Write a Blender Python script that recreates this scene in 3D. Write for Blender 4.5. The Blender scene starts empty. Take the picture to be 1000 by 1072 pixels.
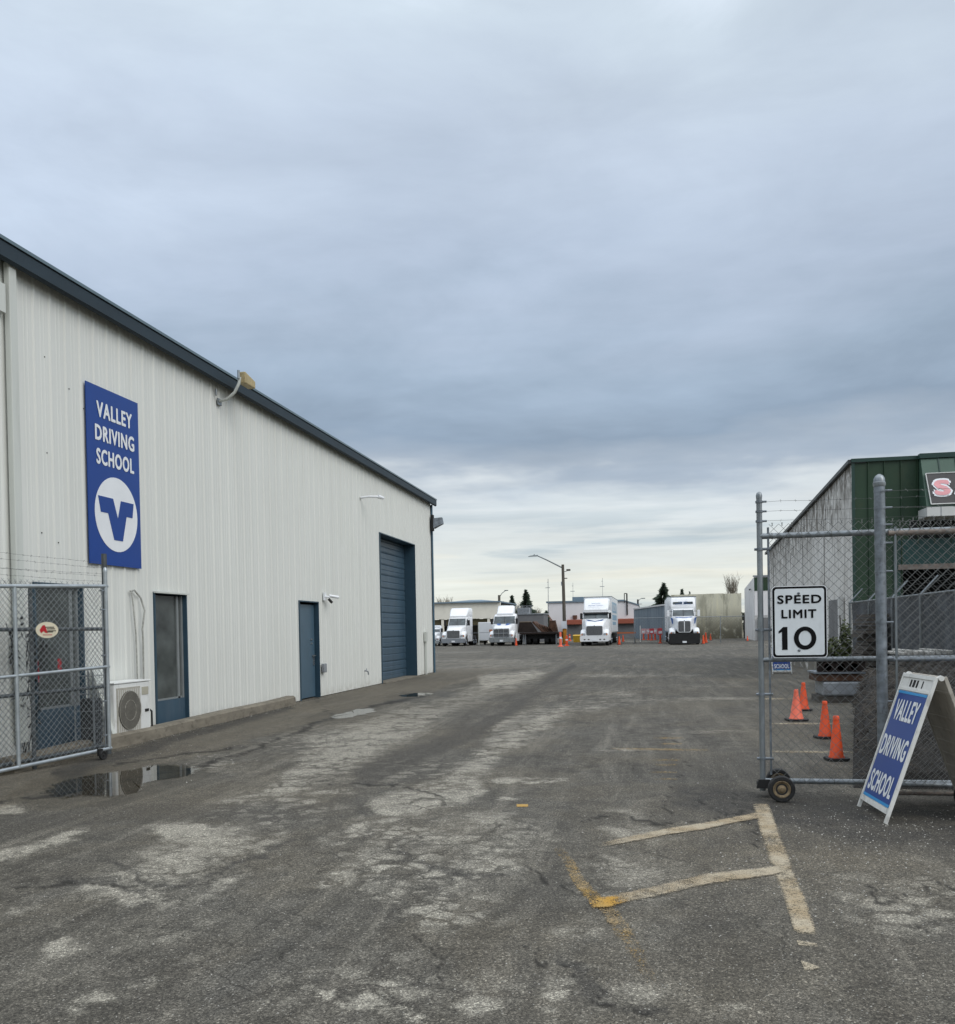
import bpy, bmesh, math, random
import numpy as np
from mathutils import Vector, Matrix
random.seed(7); rng = np.random.default_rng(5)
S = bpy.context.scene; COL = S.collection; PI = math.pi; R = math.radians
# ---------------------------------------------------------------- camera
F_, CX, CY, TH, RO, H = 950., 500., 673.4, .015, .018, 1.6
_up = np.array([-math.sin(RO)*math.cos(TH), math.cos(RO)*math.cos(TH), math.sin(TH)])
_d = np.array([(676.6-CX)/F_, -(656-CY)/F_, -1.]); _d -= _d.dot(_up)*_up; _d /= np.linalg.norm(_d)
RW = np.array([np.cross(_d, _up), _d, _up]); CAM = np.array([0, 0, H])
def ray(u, v): return RW@np.array([(u-CX)/F_, -(v-CY)/F_, -1.])
def G(u, v, z=0.): r = ray(u, v); return CAM+r*((z-H)/r[2])
def WX(u, v, X): r = ray(u, v); return CAM+r*(X/r[0])
def WY(u, v, Y): r = ray(u, v); return CAM+r*(Y/r[1])
cd = bpy.data.cameras.new('camera'); cam = bpy.data.objects.new('camera', cd); COL.objects.link(cam)
m4 = Matrix([list(RW[0])+[0], list(RW[1])+[0], list(RW[2])+[H], [0, 0, 0, 1]]); cam.matrix_world = m4
cd.sensor_fit = 'HORIZONTAL'; cd.sensor_width = 36; cd.lens = F_/1000*36
cd.shift_x = 0; cd.shift_y = (CY-536)/1000; cd.clip_start = .05; cd.clip_end = 5000
S.camera = cam
# ---------------------------------------------------------------- light
SUN_EL, SUN_AZ = R(38), R(118)       # azimuth clockwise from +Y
w = bpy.data.worlds.new('World'); S.world = w; w.use_nodes = True
nt = w.node_tree; nt.nodes.clear(); N = nt.nodes.new; L = nt.links.new
def math_(nt, op, a, b=None, clamp=False):
    n = nt.nodes.new('ShaderNodeMath'); n.operation = op; n.use_clamp = clamp
    for i, v in enumerate((a, b)):
        if v is None: continue
        if isinstance(v, (int, float)): n.inputs[i].default_value = v
        else: nt.links.new(v, n.inputs[i])
    return n.outputs[0]
def mixc(nt, f, a, b, typ='MIX'):
    n = nt.nodes.new('ShaderNodeMix'); n.data_type = 'RGBA'; n.blend_type = typ
    for k, v in ((0, f), (6, a), (7, b)):
        if isinstance(v, (int, float)): n.inputs[k].default_value = v if k == 0 else (v, v, v, 1)
        elif isinstance(v, tuple): n.inputs[k].default_value = v if len(v) == 4 else (*v, 1)
        else: nt.links.new(v, n.inputs[k])
    return n.outputs[2]
def ramp(nt, f, stops, interp='LINEAR'):
    n = nt.nodes.new('ShaderNodeValToRGB'); cr = n.color_ramp; cr.interpolation = interp
    while len(cr.elements) < len(stops): cr.elements.new(.5)
    for e, (p, c) in zip(cr.elements, stops):
        e.position = p; e.color = (*c, 1) if isinstance(c, tuple) else (c, c, c, 1)
    nt.links.new(f, n.inputs[0]); return n.outputs[0]
def maprange(nt, v, a, b, c=0., d=1., smooth=True):
    n = nt.nodes.new('ShaderNodeMapRange'); n.interpolation_type = 'SMOOTHSTEP' if smooth else 'LINEAR'
    nt.links.new(v, n.inputs[0])
    for i, x in enumerate((a, b, c, d)): n.inputs[i+1].default_value = x
    return n.outputs[0]
def noise(nt, vec, scale, detail=4, rough=.55, dist=0., dim='3D'):
    n = nt.nodes.new('ShaderNodeTexNoise'); n.noise_dimensions = dim
    n.inputs['Scale'].default_value = scale; n.inputs['Detail'].default_value = detail
    n.inputs['Roughness'].default_value = rough; n.inputs['Distortion'].default_value = dist
    if vec is not None: nt.links.new(vec, n.inputs['Vector'])
    return n.outputs['Fac']
def srgb(r, g, b):
    f = lambda c: (c/255/12.92) if c/255 <= .04045 else ((c/255+.055)/1.055)**2.4
    return (f(r), f(g), f(b))
tc = N('ShaderNodeTexCoord'); sep = N('ShaderNodeSeparateXYZ'); L(tc.outputs['Generated'], sep.inputs[0])
dx, dy, dz = sep.outputs
zz = math_(nt, 'MAXIMUM', dz, 0.0)
den = math_(nt, 'ADD', zz, .07)
px_ = math_(nt, 'DIVIDE', dx, den); py_ = math_(nt, 'DIVIDE', dy, den)
cmb = N('ShaderNodeCombineXYZ'); L(px_, cmb.inputs[0]); L(py_, cmb.inputs[1])
warp = noise(nt, cmb.outputs[0], .55, 5, .55)
big = noise(nt, cmb.outputs[0], .38, 4, .5, .3)
cmb2 = N('ShaderNodeCombineXYZ'); L(math_(nt, 'MULTIPLY', px_, .5), cmb2.inputs[0]); L(math_(nt, 'MULTIPLY', py_, 1.0), cmb2.inputs[1])
fine = noise(nt, cmb2.outputs[0], 1.5, 6, .6, .4)
el = math_(nt, 'ADD', zz, math_(nt, 'MULTIPLY', math_(nt, 'SUBTRACT', warp, .5), math_(nt, 'MULTIPLY', maprange(nt, zz, 0, .3), .34)))
cmbL = N('ShaderNodeCombineXYZ'); L(math_(nt, 'MULTIPLY', dx, 1.), cmbL.inputs[0]); L(dy, cmbL.inputs[1]); L(math_(nt, 'MULTIPLY', zz, 2.6), cmbL.inputs[2])
lump = noise(nt, cmbL.outputs[0], 3.6, 8, .58, .35)
el = math_(nt, 'ADD', el, math_(nt, 'MULTIPLY', math_(nt, 'SUBTRACT', lump, .5), math_(nt, 'MULTIPLY', maprange(nt, zz, .05, .3), .16)))
sky_c = ramp(nt, math_(nt, 'ADD', el, 0.0, True), [
    (0.0, srgb(238, 240, 230)), (.045, srgb(234, 238, 231)), (.09, srgb(226, 232, 232)), (.138, srgb(222, 229, 233)),
    (.165, srgb(174, 187, 202)), (.21, srgb(150, 168, 188)), (.27, srgb(168, 186, 206)), (.36, srgb(189, 204, 224)),
    (.46, srgb(204, 218, 236)), (.56, srgb(216, 230, 243)), (.7, (1.05, 1.15, 1.28)), (1.0, (1.9, 2.0, 2.12))])
# cream streaks low over the horizon, pale blue gaps
cmb3 = N('ShaderNodeCombineXYZ'); L(math_(nt, 'MULTIPLY', dx, 2.2), cmb3.inputs[0]); L(math_(nt, 'MULTIPLY', dy, 2.2), cmb3.inputs[1]); L(math_(nt, 'MULTIPLY', zz, 26), cmb3.inputs[2])
strk = noise(nt, cmb3.outputs[0], 1.15, 5, .55, .25)
low = maprange(nt, zz, .17, .09)
s1 = math_(nt, 'MULTIPLY', maprange(nt, strk, .5, .66), low)
sky_c = mixc(nt, math_(nt, 'MULTIPLY', s1, .75), sky_c, srgb(243, 240, 226))
s2 = math_(nt, 'MULTIPLY', maprange(nt, strk, .47, .33), low)
sky_c = mixc(nt, math_(nt, 'MULTIPLY', s2, .7), sky_c, srgb(182, 198, 208))
mod = math_(nt, 'ADD', .70, math_(nt, 'ADD', math_(nt, 'MULTIPLY', fine, .34), math_(nt, 'MULTIPLY', lump, .26)))
mod2 = math_(nt, 'ADD', .84, math_(nt, 'MULTIPLY', big, .32))
sky_c = mixc(nt, 1.0, sky_c, mod, 'MULTIPLY'); sky_c = mixc(nt, 1.0, sky_c, mod2, 'MULTIPLY')
lr = maprange(nt, dx, -.75, .35, 1.10, .90, False)
sky_c = mixc(nt, maprange(nt, zz, .2, .4), sky_c, mixc(nt, 1.0, sky_c, lr, 'MULTIPLY'))
skt = N('ShaderNodeTexSky'); skt.sky_type = 'NISHITA'; skt.sun_disc = False; skt.sun_elevation = SUN_EL; skt.sun_rotation = SUN_AZ
ten = mixc(nt, 1.0, sky_c, (10., 10., 10.), 'MULTIPLY')
tot = mixc(nt, .94, skt.outputs[0], ten)
bg = N('ShaderNodeBackground'); L(tot, bg.inputs[0]); bg.inputs[1].default_value = .1
wo = N('ShaderNodeOutputWorld'); L(bg.outputs[0], wo.inputs[0])
sd = bpy.data.lights.new('sun', 'SUN'); sd.energy = 1.5; sd.angle = R(38); sd.color = (1, .97, .92)
so = bpy.data.objects.new('sun', sd); COL.objects.link(so)
sdir = Vector((math.sin(SUN_AZ)*math.cos(SUN_EL), math.cos(SUN_AZ)*math.cos(SUN_EL), math.sin(SUN_EL)))
so.rotation_euler = sdir.to_track_quat('Z', 'Y').to_euler()
S.view_settings.view_transform = 'Standard'; S.view_settings.look = 'None'; S.view_settings.gamma = 1; S.view_settings.exposure = 0.0
S.cycles.max_bounces = 6; S.cycles.transparent_max_bounces = 16; S.cycles.caustics_reflective = False; S.cycles.caustics_refractive = False
# ---------------------------------------------------------------- materials
def newmat(name):
    m = bpy.data.materials.new(name); m.use_nodes = True; nt = m.node_tree
    return m, nt, nt.nodes['Principled BSDF']
def geo_pos(nt): return nt.nodes.new('ShaderNodeNewGeometry').outputs['Position']
def mapv(nt, vec, sc):
    n = nt.nodes.new('ShaderNodeMapping'); n.inputs['Scale'].default_value = sc; nt.links.new(vec, n.inputs['Vector']); return n.outputs[0]
def bump(nt, p, h, strength=.3, dist=.01):
    b = nt.nodes.new('ShaderNodeBump'); b.inputs['Strength'].default_value = strength; b.inputs['Distance'].default_value = dist
    nt.links.new(h, b.inputs['Height']); nt.links.new(b.outputs[0], p.inputs['Normal'])
MATS = {}
def mat(name, c, rough=.6, metal=0., var=.12, sc=(3, 3, 3), dirt=None, dirt_amt=.4, bmp=0., spec=.5, emit=0):
    if name in MATS: return MATS[name]
    m, nt, p = newmat(name); c2 = tuple(c)
    pos = geo_pos(nt); n1 = noise(nt, mapv(nt, pos, sc), 1.0, 6, .6)
    v = maprange(nt, n1, .3, .7, 1-var, 1+var, False)
    col = mixc(nt, 1.0, (*c2, 1), v, 'MULTIPLY')
    if dirt:
        n2 = noise(nt, mapv(nt, pos, (sc[0]*1.7, sc[1]*1.7, sc[2]*.9)), 1.3, 8, .65)
        col = mixc(nt, math_(nt, 'MULTIPLY', maprange(nt, n2, .5, .72), dirt_amt), col, (*dirt, 1))
    nt.links.new(col, p.inputs['Base Color']); p.inputs['Roughness'].default_value = rough; p.inputs['Metallic'].default_value = metal
    p.inputs['Specular IOR Level'].default_value = spec
    if bmp: bump(nt, p, n1, .5, bmp)
    MATS[name] = m; return m
WHITE = mat('truck_white_paint', (.78, .79, .80), .25, 0, .04, dirt=(.35, .34, .31), dirt_amt=.25)
WHITEM = mat('white_plastic', (.72, .72, .69), .5, 0, .06, (5, 5, 5), dirt=(.25, .24, .21), dirt_amt=.5)
BLUE = mat('blue_door_paint', (.043, .082, .118), .45, 0, .12, (2, 2, .8), dirt=(.09, .12, .15), dirt_amt=.5)
BLUED = mat('blue_jamb_paint', (.026, .06, .09), .45, 0, .1)
GUT = mat('gutter_blue', (.012, .026, .037), .6, 0, .15, (1, 1, 4)); GUTL = mat('gutter_lip', (.13, .18, .20), .35, .3, .1)
SIGNB = mat('sign_blue', (.004, .046, .25), .4, 0, .06, (1, 1, 1)); SIGNL = mat('sign_light_blue', (.02, .28, .62), .4, 0, .04)
SIGNW = mat('sign_white', (.78, .80, .82), .4, 0, .04); BLACK = mat('sign_black', (.005, .005, .006), .75, 0, .1, spec=.15)
GALV = mat('galvanized_steel', (.25, .275, .29), .42, .55, .25, (14, 14, 5), dirt=(.12, .12, .12), dirt_amt=.5)
GALVD = mat('weathered_galvanized_steel', (.20, .225, .25), .5, .45, .35, (9, 9, 12), dirt=(.05, .055, .06), dirt_amt=.7)
WIRE = mat('galvanized_wire', (.17, .175, .17), .6, .3, .25, (10, 10, 10)); WIREL = mat('bright_galvanized_wire', (.30, .33, .34), .5, .4, .2, (10, 10, 10))
WIRED = mat('dull_wire', (.10, .105, .105), .6, .3, .3, (10, 10, 10))
RUSTR = mat('rusty_rail', (.20, .165, .14), .7, .2, .3, (8, 8, 8), dirt=(.28, .27, .25), dirt_amt=.6)
RUBBER = mat('tyre_rubber', (.018, .018, .018), .8, 0, .3, (20, 20, 20), dirt=(.07, .06, .05), dirt_amt=.4)
RIM = mat('dusty_rim', (.22, .165, .095), .7, .2, .4, (20, 20, 20), dirt=(.05, .032, .018), dirt_amt=.9)
DARK = mat('dark_underbody', (.012, .012, .012), .8, 0, .3)
RUST = mat('rusty_steel', (.085, .042, .024), .85, .1, .45, (3, 3, 3), dirt=(.02, .014, .012), dirt_amt=.8, bmp=.01)
RUSTD = mat('dark_rusty_steel', (.022, .014, .011), .9, .1, .4, (3, 3, 3))
CHROME = mat('dull_chrome', (.42, .44, .46), .25, .85, .15, (4, 4, 4)); GRILLE = mat('grille_grey', (.12, .12, .125), .5, .4, .25, (60, 60, 3))
ORANGE = mat('cone_orange', (.76, .085, .018), .6, 0, .14, (6, 6, 6), dirt=(.22, .06, .035), dirt_amt=.6); BLKP = mat('black_rubber_base', (.02, .02, .02), .7)
ORP = mat('faded_cone_orange', (.82, .16, .09), .55, 0, .08, (6, 6, 6))
YEL = mat('yellow_plastic', (.55, .33, .02), .5); REDP = mat('red_sign_paint', (.6, .05, .06), .5); PINK = mat('pale_red_sign', (.72, .42, .42), .5)
CONC = mat('curb_concrete', (.185, .163, .125), .9, 0, .25, (5, 3, 8), dirt=(.075, .064, .048), dirt_amt=.7, bmp=.02)
CREAM = mat('cream_stucco', (.80, .76, .66), .9, 0, .06, (.5, .5, .5), dirt=(.62, .58, .50), dirt_amt=.4)
WPAINT = mat('white_masonry', (.76, .74, .74), .9, 0, .05, (.4, .4, .4)); GREYB = mat('grey_block_wall', (.17, .17, .17), .9, 0, .15, (1, 1, 1))
AWN = mat('terracotta_awning', (.25, .065, .035), .8, 0, .15, (1, 1, 3)); ROOFB = mat('roof_blue_grey', (.16, .22, .27), .6, 0, .1)
WOODP = mat('weathered_pole', (.10, .088, .07), .9, 0, .3, (6, 6, 1)); GREEN = mat('green_metal', (.014, .043, .018), .5, 0, .1, (.8, .8, .8), dirt=(.035, .05, .02), dirt_amt=.5)
GREEND = mat('green_trim', (.014, .045, .035), .45, 0, .1); TEAL = mat('teal_roller_header', (.012, .055, .05), .5, 0, .1); GREENF = mat('green_mansard', (.05, .10, .07), .5, 0, .12, (1, 1, 2))
SIGNG = mat('sign_charcoal', (.05, .047, .047), .6, 0, .25, (3, 3, 3)); PINKL = mat('letter_pink', (.75, .34, .36), .6); SOFF = mat('soffit_white', (.62, .62, .6), .7, 0, .1, (2, 2, 2))
CREAMS = mat('cream_sign', (.66, .60, .45), .5, 0, .08, (10, 10, 10)); REDS = mat('sign_red', (.42, .012, .02), .5)
BRICK = mat('brown_roofing', (.12, .055, .035), .9, 0, .25); GREYM = mat('grey_machine', (.28, .30, .32), .5, .2, .2, (3, 3, 6), dirt=(.1, .08, .06), dirt_amt=.6)
WOODG = mat('grey_timber', (.075, .066, .056), .9, 0, .35, (3, 3, 20), bmp=.01); BARK = mat('bark', (.06, .05, .04), .95, 0, .3); BRANCH = mat('bare_branches', (.26, .23, .18), .95, 0, .2)
LEAFD = mat('conifer_needles', (.022, .038, .02), .8, 0, .45, (1.5, 1.5, 1.5)); LEAFG = mat('shrub_leaves', (.055, .07, .014), .7, 0, .45, (9, 9, 9))
TWIG = mat('dead_twigs', (.055, .048, .04), .95, 0, .6, (12, 12, 12)); TAN = mat('lamp_tan', (.42, .34, .18), .6, 0, .15, (9, 9, 9), dirt=(.2, .14, .07), dirt_amt=.5)
ACW = mat('ac_housing', (.72, .73, .71), .5, 0, .05, (4, 4, 4), dirt=(.35, .33, .28), dirt_amt=.35); ACG = mat('ac_grille', (.40, .38, .33), .6, 0, .12, (9, 9, 30)); ACF = mat('ac_fan_dark', (.07, .066, .055), .7, 0, .3, (6, 6, 6))
LAMPG = mat('street_lamp_steel', (.2, .22, .22), .5, .5, .1); TRIMW = mat('downspout_grey', (.58, .60, .56), .5, 0, .05, (4, 4, .5), dirt=(.3, .3, .28), dirt_amt=.3)
STRIPE = mat('truck_blue_stripe', (.03, .10, .30), .35); LITB = mat('trailer_blue_panel', (.25, .38, .48), .5, 0, .2, (1, 1, 3)); AMB = mat('amber_lens', (.55, .16, .03), .3); LENS = mat('headlight_lens', (.45, .47, .5), .12, .3)
def glassmat(name, c, rough=.05):
    m, nt, p = newmat(name); pos = geo_pos(nt)
    n1 = noise(nt, mapv(nt, pos, (1, 1, 1.4)), 1.6, 3, .5)
    nt.links.new(ramp(nt, n1, [(.3, tuple(x*.5 for x in c)), (.7, tuple(min(1, x*1.5) for x in c))]), p.inputs['Base Color'])
    p.inputs['Roughness'].default_value = rough; p.inputs['IOR'].default_value = 1.5; MATS[name] = m; return m
GLASS = glassmat('dark_window_glass', (.075, .085, .082), .12); WSG = glassmat('windshield_glass', (.06, .075, .08), .08)
def wallmat():     # cream-grey painted ribbed steel
    m, nt, p = newmat('ribbed_steel_cladding'); pos = geo_pos(nt)
    a = noise(nt, mapv(nt, pos, (1, 3.0, .12)), 1.0, 6, .6); b = noise(nt, mapv(nt, pos, (1, 14, .35)), 1.0, 5, .6); c = noise(nt, pos, .7, 4)
    col = mixc(nt, maprange(nt, a, .3, .7), (.655, .664, .626, 1), (.70, .71, .67, 1))
    col = mixc(nt, math_(nt, 'MULTIPLY', maprange(nt, b, .62, .8), .5), col, (.50, .51, .46, 1))
    col = mixc(nt, math_(nt, 'MULTIPLY', maprange(nt, c, .45, .75), .25), col, (.62, .63, .58, 1))
    sp = nt.nodes.new('ShaderNodeSeparateXYZ'); nt.links.new(pos, sp.inputs[0])
    d = noise(nt, mapv(nt, pos, (1, 5, 5)), 1.0, 6, .7)
    g = math_(nt, 'MULTIPLY', maprange(nt, sp.outputs[2], .28, 0.), maprange(nt, d, .38, .62))
    col = mixc(nt, math_(nt, 'MULTIPLY', g, .4), col, (.33, .31, .26, 1))
    nt.links.new(col, p.inputs['Base Color']); p.inputs['Roughness'].default_value = .5; return m
CLAD = wallmat()
def stainmat(name, base, st1, st2, zlow=None, amt=.8, sc=(.6, .6, .22), eave=None):
    m, nt, p = newmat(name); pos = geo_pos(nt)
    a = noise(nt, mapv(nt, pos, sc), 1.6, 9, .68, .6); b = noise(nt, mapv(nt, pos, (sc[0]*6, sc[1]*6, sc[2]*.9)), 1.2, 8, .7)
    fn = noise(nt, pos, 9, 6, .7)
    col = mixc(nt, math_(nt, 'MULTIPLY', maprange(nt, a, .45, .62), amt), base, st1)
    col = mixc(nt, math_(nt, 'MULTIPLY', maprange(nt, b, .5, .72), amt), col, st2)
    col = mixc(nt, math_(nt, 'MULTIPLY', maprange(nt, fn, .5, .75), .35), col, st1)
    if eave:
        sp = nt.nodes.new('ShaderNodeSeparateXYZ'); nt.links.new(pos, sp.inputs[0])
        dd = math_(nt, 'SUBTRACT', math_(nt, 'SUBTRACT', eave[0], math_(nt, 'MULTIPLY', math_(nt, 'SUBTRACT', sp.outputs[1], eave[1]), eave[2])), sp.outputs[2])
        n3 = noise(nt, mapv(nt, pos, (2, 2, 1.1)), 1.6, 10, .72, .4); n4 = noise(nt, mapv(nt, pos, (3, 3, .25)), 1.3, 5, .6)
        dd = math_(nt, 'ADD', dd, math_(nt, 'MULTIPLY', math_(nt, 'SUBTRACT', n4, .5), 3.2))
        g = math_(nt, 'MULTIPLY', maprange(nt, dd, 2.1, .2), maprange(nt, n3, .4, .58))
        col = mixc(nt, math_(nt, 'MULTIPLY', g, .9), col, (.10, .085, .065, 1))
    if zlow:
        sp = nt.nodes.new('ShaderNodeSeparateXYZ'); nt.links.new(pos, sp.inputs[0])
        g = math_(nt, 'MULTIPLY', maprange(nt, sp.outputs[2], zlow, .2), maprange(nt, noise(nt, pos, .9, 8, .7, 1.), .28, .5))
        col = mixc(nt, math_(nt, 'MULTIPLY', g, .85), col, (.075, .062, .032, 1))
    nt.links.new(col, p.inputs['Base Color']); p.inputs['Roughness'].default_value = .9; bump(nt, p, fn, .4, .01); return m
STAINW = stainmat('stained_white_block', (.72, .70, .66, 1), (.52, .50, .46, 1), (.30, .28, .25, 1), 1.7, .75, (.9, .9, .4), (5.95, 26.5, .063))
PLAINW = stainmat('weathered_white_block', (.78, .76, .74, 1), (.58, .56, .53, 1), (.40, .38, .35, 1), None, .6, (.5, .5, .2))
STAINC = stainmat('stained_concrete_panel', (.60, .575, .45, 1), (.26, .25, .19, 1), (.74, .69, .48, 1), 4.3, .7, (.45, .45, .14))
METW = stainmat('weathered_grey_sheet', (.27, .32, .36, 1), (.15, .185, .22, 1), (.42, .45, .47, 1), None, .7, (.8, .8, .05))
# ---------------------------------------------------------------- mesh helpers
class MB:
    def __init__(s): s.v = []; s.f = []
    def add(s, vs, fs):
        o = len(s.v); s.v += [tuple(map(float, v)) for v in vs]; s.f += [tuple(o+i for i in f) for f in fs]; return s
    def box(s, x0, x1, y0, y1, z0, z1):
        return s.add([(x, y, z) for z in (z0, z1) for y in (y0, y1) for x in (x0, x1)],
                     [(0, 2, 3, 1), (4, 5, 7, 6), (0, 1, 5, 4), (2, 6, 7, 3), (0, 4, 6, 2), (1, 3, 7, 5)])
    def hexa(s, pts): return s.add(pts, [(0, 3, 2, 1), (4, 5, 6, 7), (0, 1, 5, 4), (1, 2, 6, 5), (2, 3, 7, 6), (3, 0, 4, 7)])
    def quad(s, a, b, c, d): return s.add([a, b, c, d], [(0, 1, 2, 3)])
    def cyl(s, p0, p1, r0, r1=None, n=10, cap=True):
        r1 = r0 if r1 is None else r1; p0 = Vector(p0); p1 = Vector(p1); a = (p1-p0).normalized()
        u = a.orthogonal().normalized(); v = a.cross(u); vs = []
        for p, r in ((p0, r0), (p1, r1)):
            for k in range(n):
                t = 2*PI*k/n; vs.append(p+u*(r*math.cos(t))+v*(r*math.sin(t)))
        fs = [(k, (k+1) % n, n+(k+1) % n, n+k) for k in range(n)]
        if cap: fs += [tuple(range(n))[::-1], tuple(range(n, 2*n))]
        return s.add(vs, fs)
    def tube(s, pts, r, n=6):
        pts = [Vector(p) for p in pts]; m = len(pts); vs = []; pu = None
        for i, p in enumerate(pts):
            a = (pts[min(i+1, m-1)]-pts[max(i-1, 0)]).normalized()
            u = a.orthogonal().normalized() if pu is None else (pu-a*pu.dot(a)).normalized(); pu = u; v = a.cross(u)
            rr = r[i] if isinstance(r, (list, tuple)) else r
            vs += [p+u*(rr*math.cos(2*PI*k/n))+v*(rr*math.sin(2*PI*k/n)) for k in range(n)]
        fs = [(i*n+k, i*n+(k+1) % n, (i+1)*n+(k+1) % n, (i+1)*n+k) for i in range(m-1) for k in range(n)]
        fs += [tuple(range(n))[::-1], tuple(range((m-1)*n, m*n))]
        return s.add(vs, fs)
    def loft(s, rings, cap=True):
        n = len(rings[0]); vs = [p for r in rings for p in r]
        fs = [(i*n+k, i*n+(k+1) % n, (i+1)*n+(k+1) % n, (i+1)*n+k) for i in range(len(rings)-1) for k in range(n)]
        if cap: fs += [tuple(range(n))[::-1], tuple(range((len(rings)-1)*n, len(rings)*n))]
        return s.add(vs, fs)
    def prism(s, poly, f):            # poly 2d -> f(x,y,0/1) 3d
        n = len(poly); vs = [f(x, y, 0) for x, y in poly]+[f(x, y, 1) for x, y in poly]
        return s.add(vs, [tuple(range(n))[::-1], tuple(range(n, 2*n))]+[(k, (k+1) % n, n+(k+1) % n, n+k) for k in range(n)])
    def lathe(s, prof, n=20, axis='z', c=(0, 0, 0)):
        vs = []
        for r, h in prof:
            for k in range(n):
                t = 2*PI*k/n; a, b = r*math.cos(t), r*math.sin(t)
                q = (a, b, h) if axis == 'z' else ((a, h, b) if axis == 'y' else (h, a, b))
                vs.append((q[0]+c[0], q[1]+c[1], q[2]+c[2]))
        m = len(prof)
        return s.add(vs, [(i*n+k, i*n+(k+1) % n, (i+1)*n+(k+1) % n, (i+1)*n+k) for i in range(m-1) for k in range(n)]+[tuple(range(n))[::-1], tuple(range((m-1)*n, m*n))])
    def build(s, name, m, parent=None, smooth=False, bevel=0, local=False, fix=True):
        me = bpy.data.meshes.new(name); v = s.v
        if parent is not None and not local:
            q = parent; off = Vector((0, 0, 0))
            while q is not None: off += q.location; q = q.parent
            v = [(a-off[0], b-off[1], c-off[2]) for a, b, c in v]
        me.from_pydata(v, [], s.f)
        if fix:
            bm = bmesh.new(); bm.from_mesh(me); bmesh.ops.recalc_face_normals(bm, faces=bm.faces); bm.to_mesh(me); bm.free()
        me.materials.append(m); o = bpy.data.objects.new(name, me); COL.objects.link(o); o.parent = parent
        if smooth:
            me.shade_smooth()
            try: me.set_sharp_from_angle(angle=R(40))
            except Exception: pass
        if bevel:
            b = o.modifiers.new('bevel', 'BEVEL'); b.width = bevel; b.segments = 2; b.limit_method = 'ANGLE'; b.angle_limit = R(35)
        return o
def tag(o, label=None, cat=None, group=None, kind=None):
    for k, v in (('label', label), ('category', cat), ('group', group), ('kind', kind)):
        if v: o[k] = v
    return o
def thing(name, label, cat, loc=(0, 0, 0), rz=0., group=None):
    o = bpy.data.objects.new(name, None); COL.objects.link(o); o.location = tuple(map(float, loc)); o.rotation_euler = (0, 0, rz)
    o.empty_display_size = .2; return tag(o, label, cat, group)
def kids(o): return [c for c in bpy.data.objects if c.parent == o]
def dup(root, loc, rz=0., label=None, sc=None):
    def cp(o, par):
        c = o.copy(); COL.objects.link(c); c.parent = par
        for ch in kids(o): cp(ch, c)
        return c
    r = cp(root, None); r.location = tuple(map(float, loc)); r.rotation_euler = (0, 0, rz)
    if label: r['label'] = label
    if sc: r.scale = (sc, sc, sc)
    return r
def text(s, name, m, parent, origin, ux, uy, wd, ht, bold=.02, depth=.004, align='c', local=False):
    """letters fitted to a wd x ht box centred on origin, in the plane of ux (reading direction) and uy (up)"""
    cu = bpy.data.curves.new('t', 'FONT'); cu.body = s; cu.space_character = 1.13; cu.resolution_u = 3
    to = bpy.data.objects.new('t', cu); COL.objects.link(to); bpy.context.view_layer.update()
    me = bpy.data.meshes.new_from_object(to.evaluated_get(bpy.context.evaluated_depsgraph_get()))
    bpy.data.objects.remove(to)
    xs = [v.co.x for v in me.vertices]; ys = [v.co.y for v in me.vertices]
    x0, x1, y0, y1 = min(xs), max(xs), min(ys), max(ys); ux = Vector(ux).normalized(); uy = Vector(uy).normalized(); un = ux.cross(uy)
    O = Vector([float(q) for q in origin]); mb = MB()
    def P(c, d): return O+ux*((c.x-(x0+x1)/2)/(x1-x0)*wd)+uy*((c.y-(y0+y1)/2)/(y1-y0)*ht)+un*d
    bb = bold*ht
    offs = [(0, 0)]+([(math.cos(t*PI/3)*bb, math.sin(t*PI/3)*bb) for t in range(6)] if bold else [])
    for i, (ox, oy) in enumerate(offs): mb.add([P(v.co, depth-.00015*i*(1 if depth > .001 else 0))+ux*ox+uy*oy for v in me.vertices], [tuple(p.vertices) for p in me.polygons])
    bpy.data.meshes.remove(me)
    return mb.build(name, m, parent, local=local, fix=False)
def rr(w, z0, z1, r, y, x0=0., n=3):
    out = []; hx = w/2; r = min(r, hx*.99, (z1-z0)/2*.99)
    for cx, cz, a in ((hx-r, z1-r, 0), (-hx+r, z1-r, 90), (-hx+r, z0+r, 180), (hx-r, z0+r, 270)):
        for k in range(n+1):
            t = R(a+90*k/n); out.append((x0+cx+r*math.cos(t), y, cz+r*math.sin(t)))
    return out
def chainlink(mb, Lx, z0, z1, p=.085, r=.0022, x0=0.):
    z1 = z0+round((z1-z0)/(p/2))*(p/2)
    for sgn in (1, -1):
        k = 0; Hh = z1-z0; t = -Hh if sgn > 0 else 0
        tt = t
        while tt < Lx+(0 if sgn > 0 else Hh):
            if sgn > 0: a, b = max(0, -tt), min(Hh, Lx-tt); q = lambda h: (x0+tt+h, r*.8*sgn, z0+h)
            else: a, b = max(0, tt-Lx), min(Hh, tt); q = lambda h: (x0+tt-h, r*.8*sgn, z0+h)
            if b-a > .01: mb.cyl(q(a), q(b), r, n=4, cap=False)
            tt += p
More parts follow.
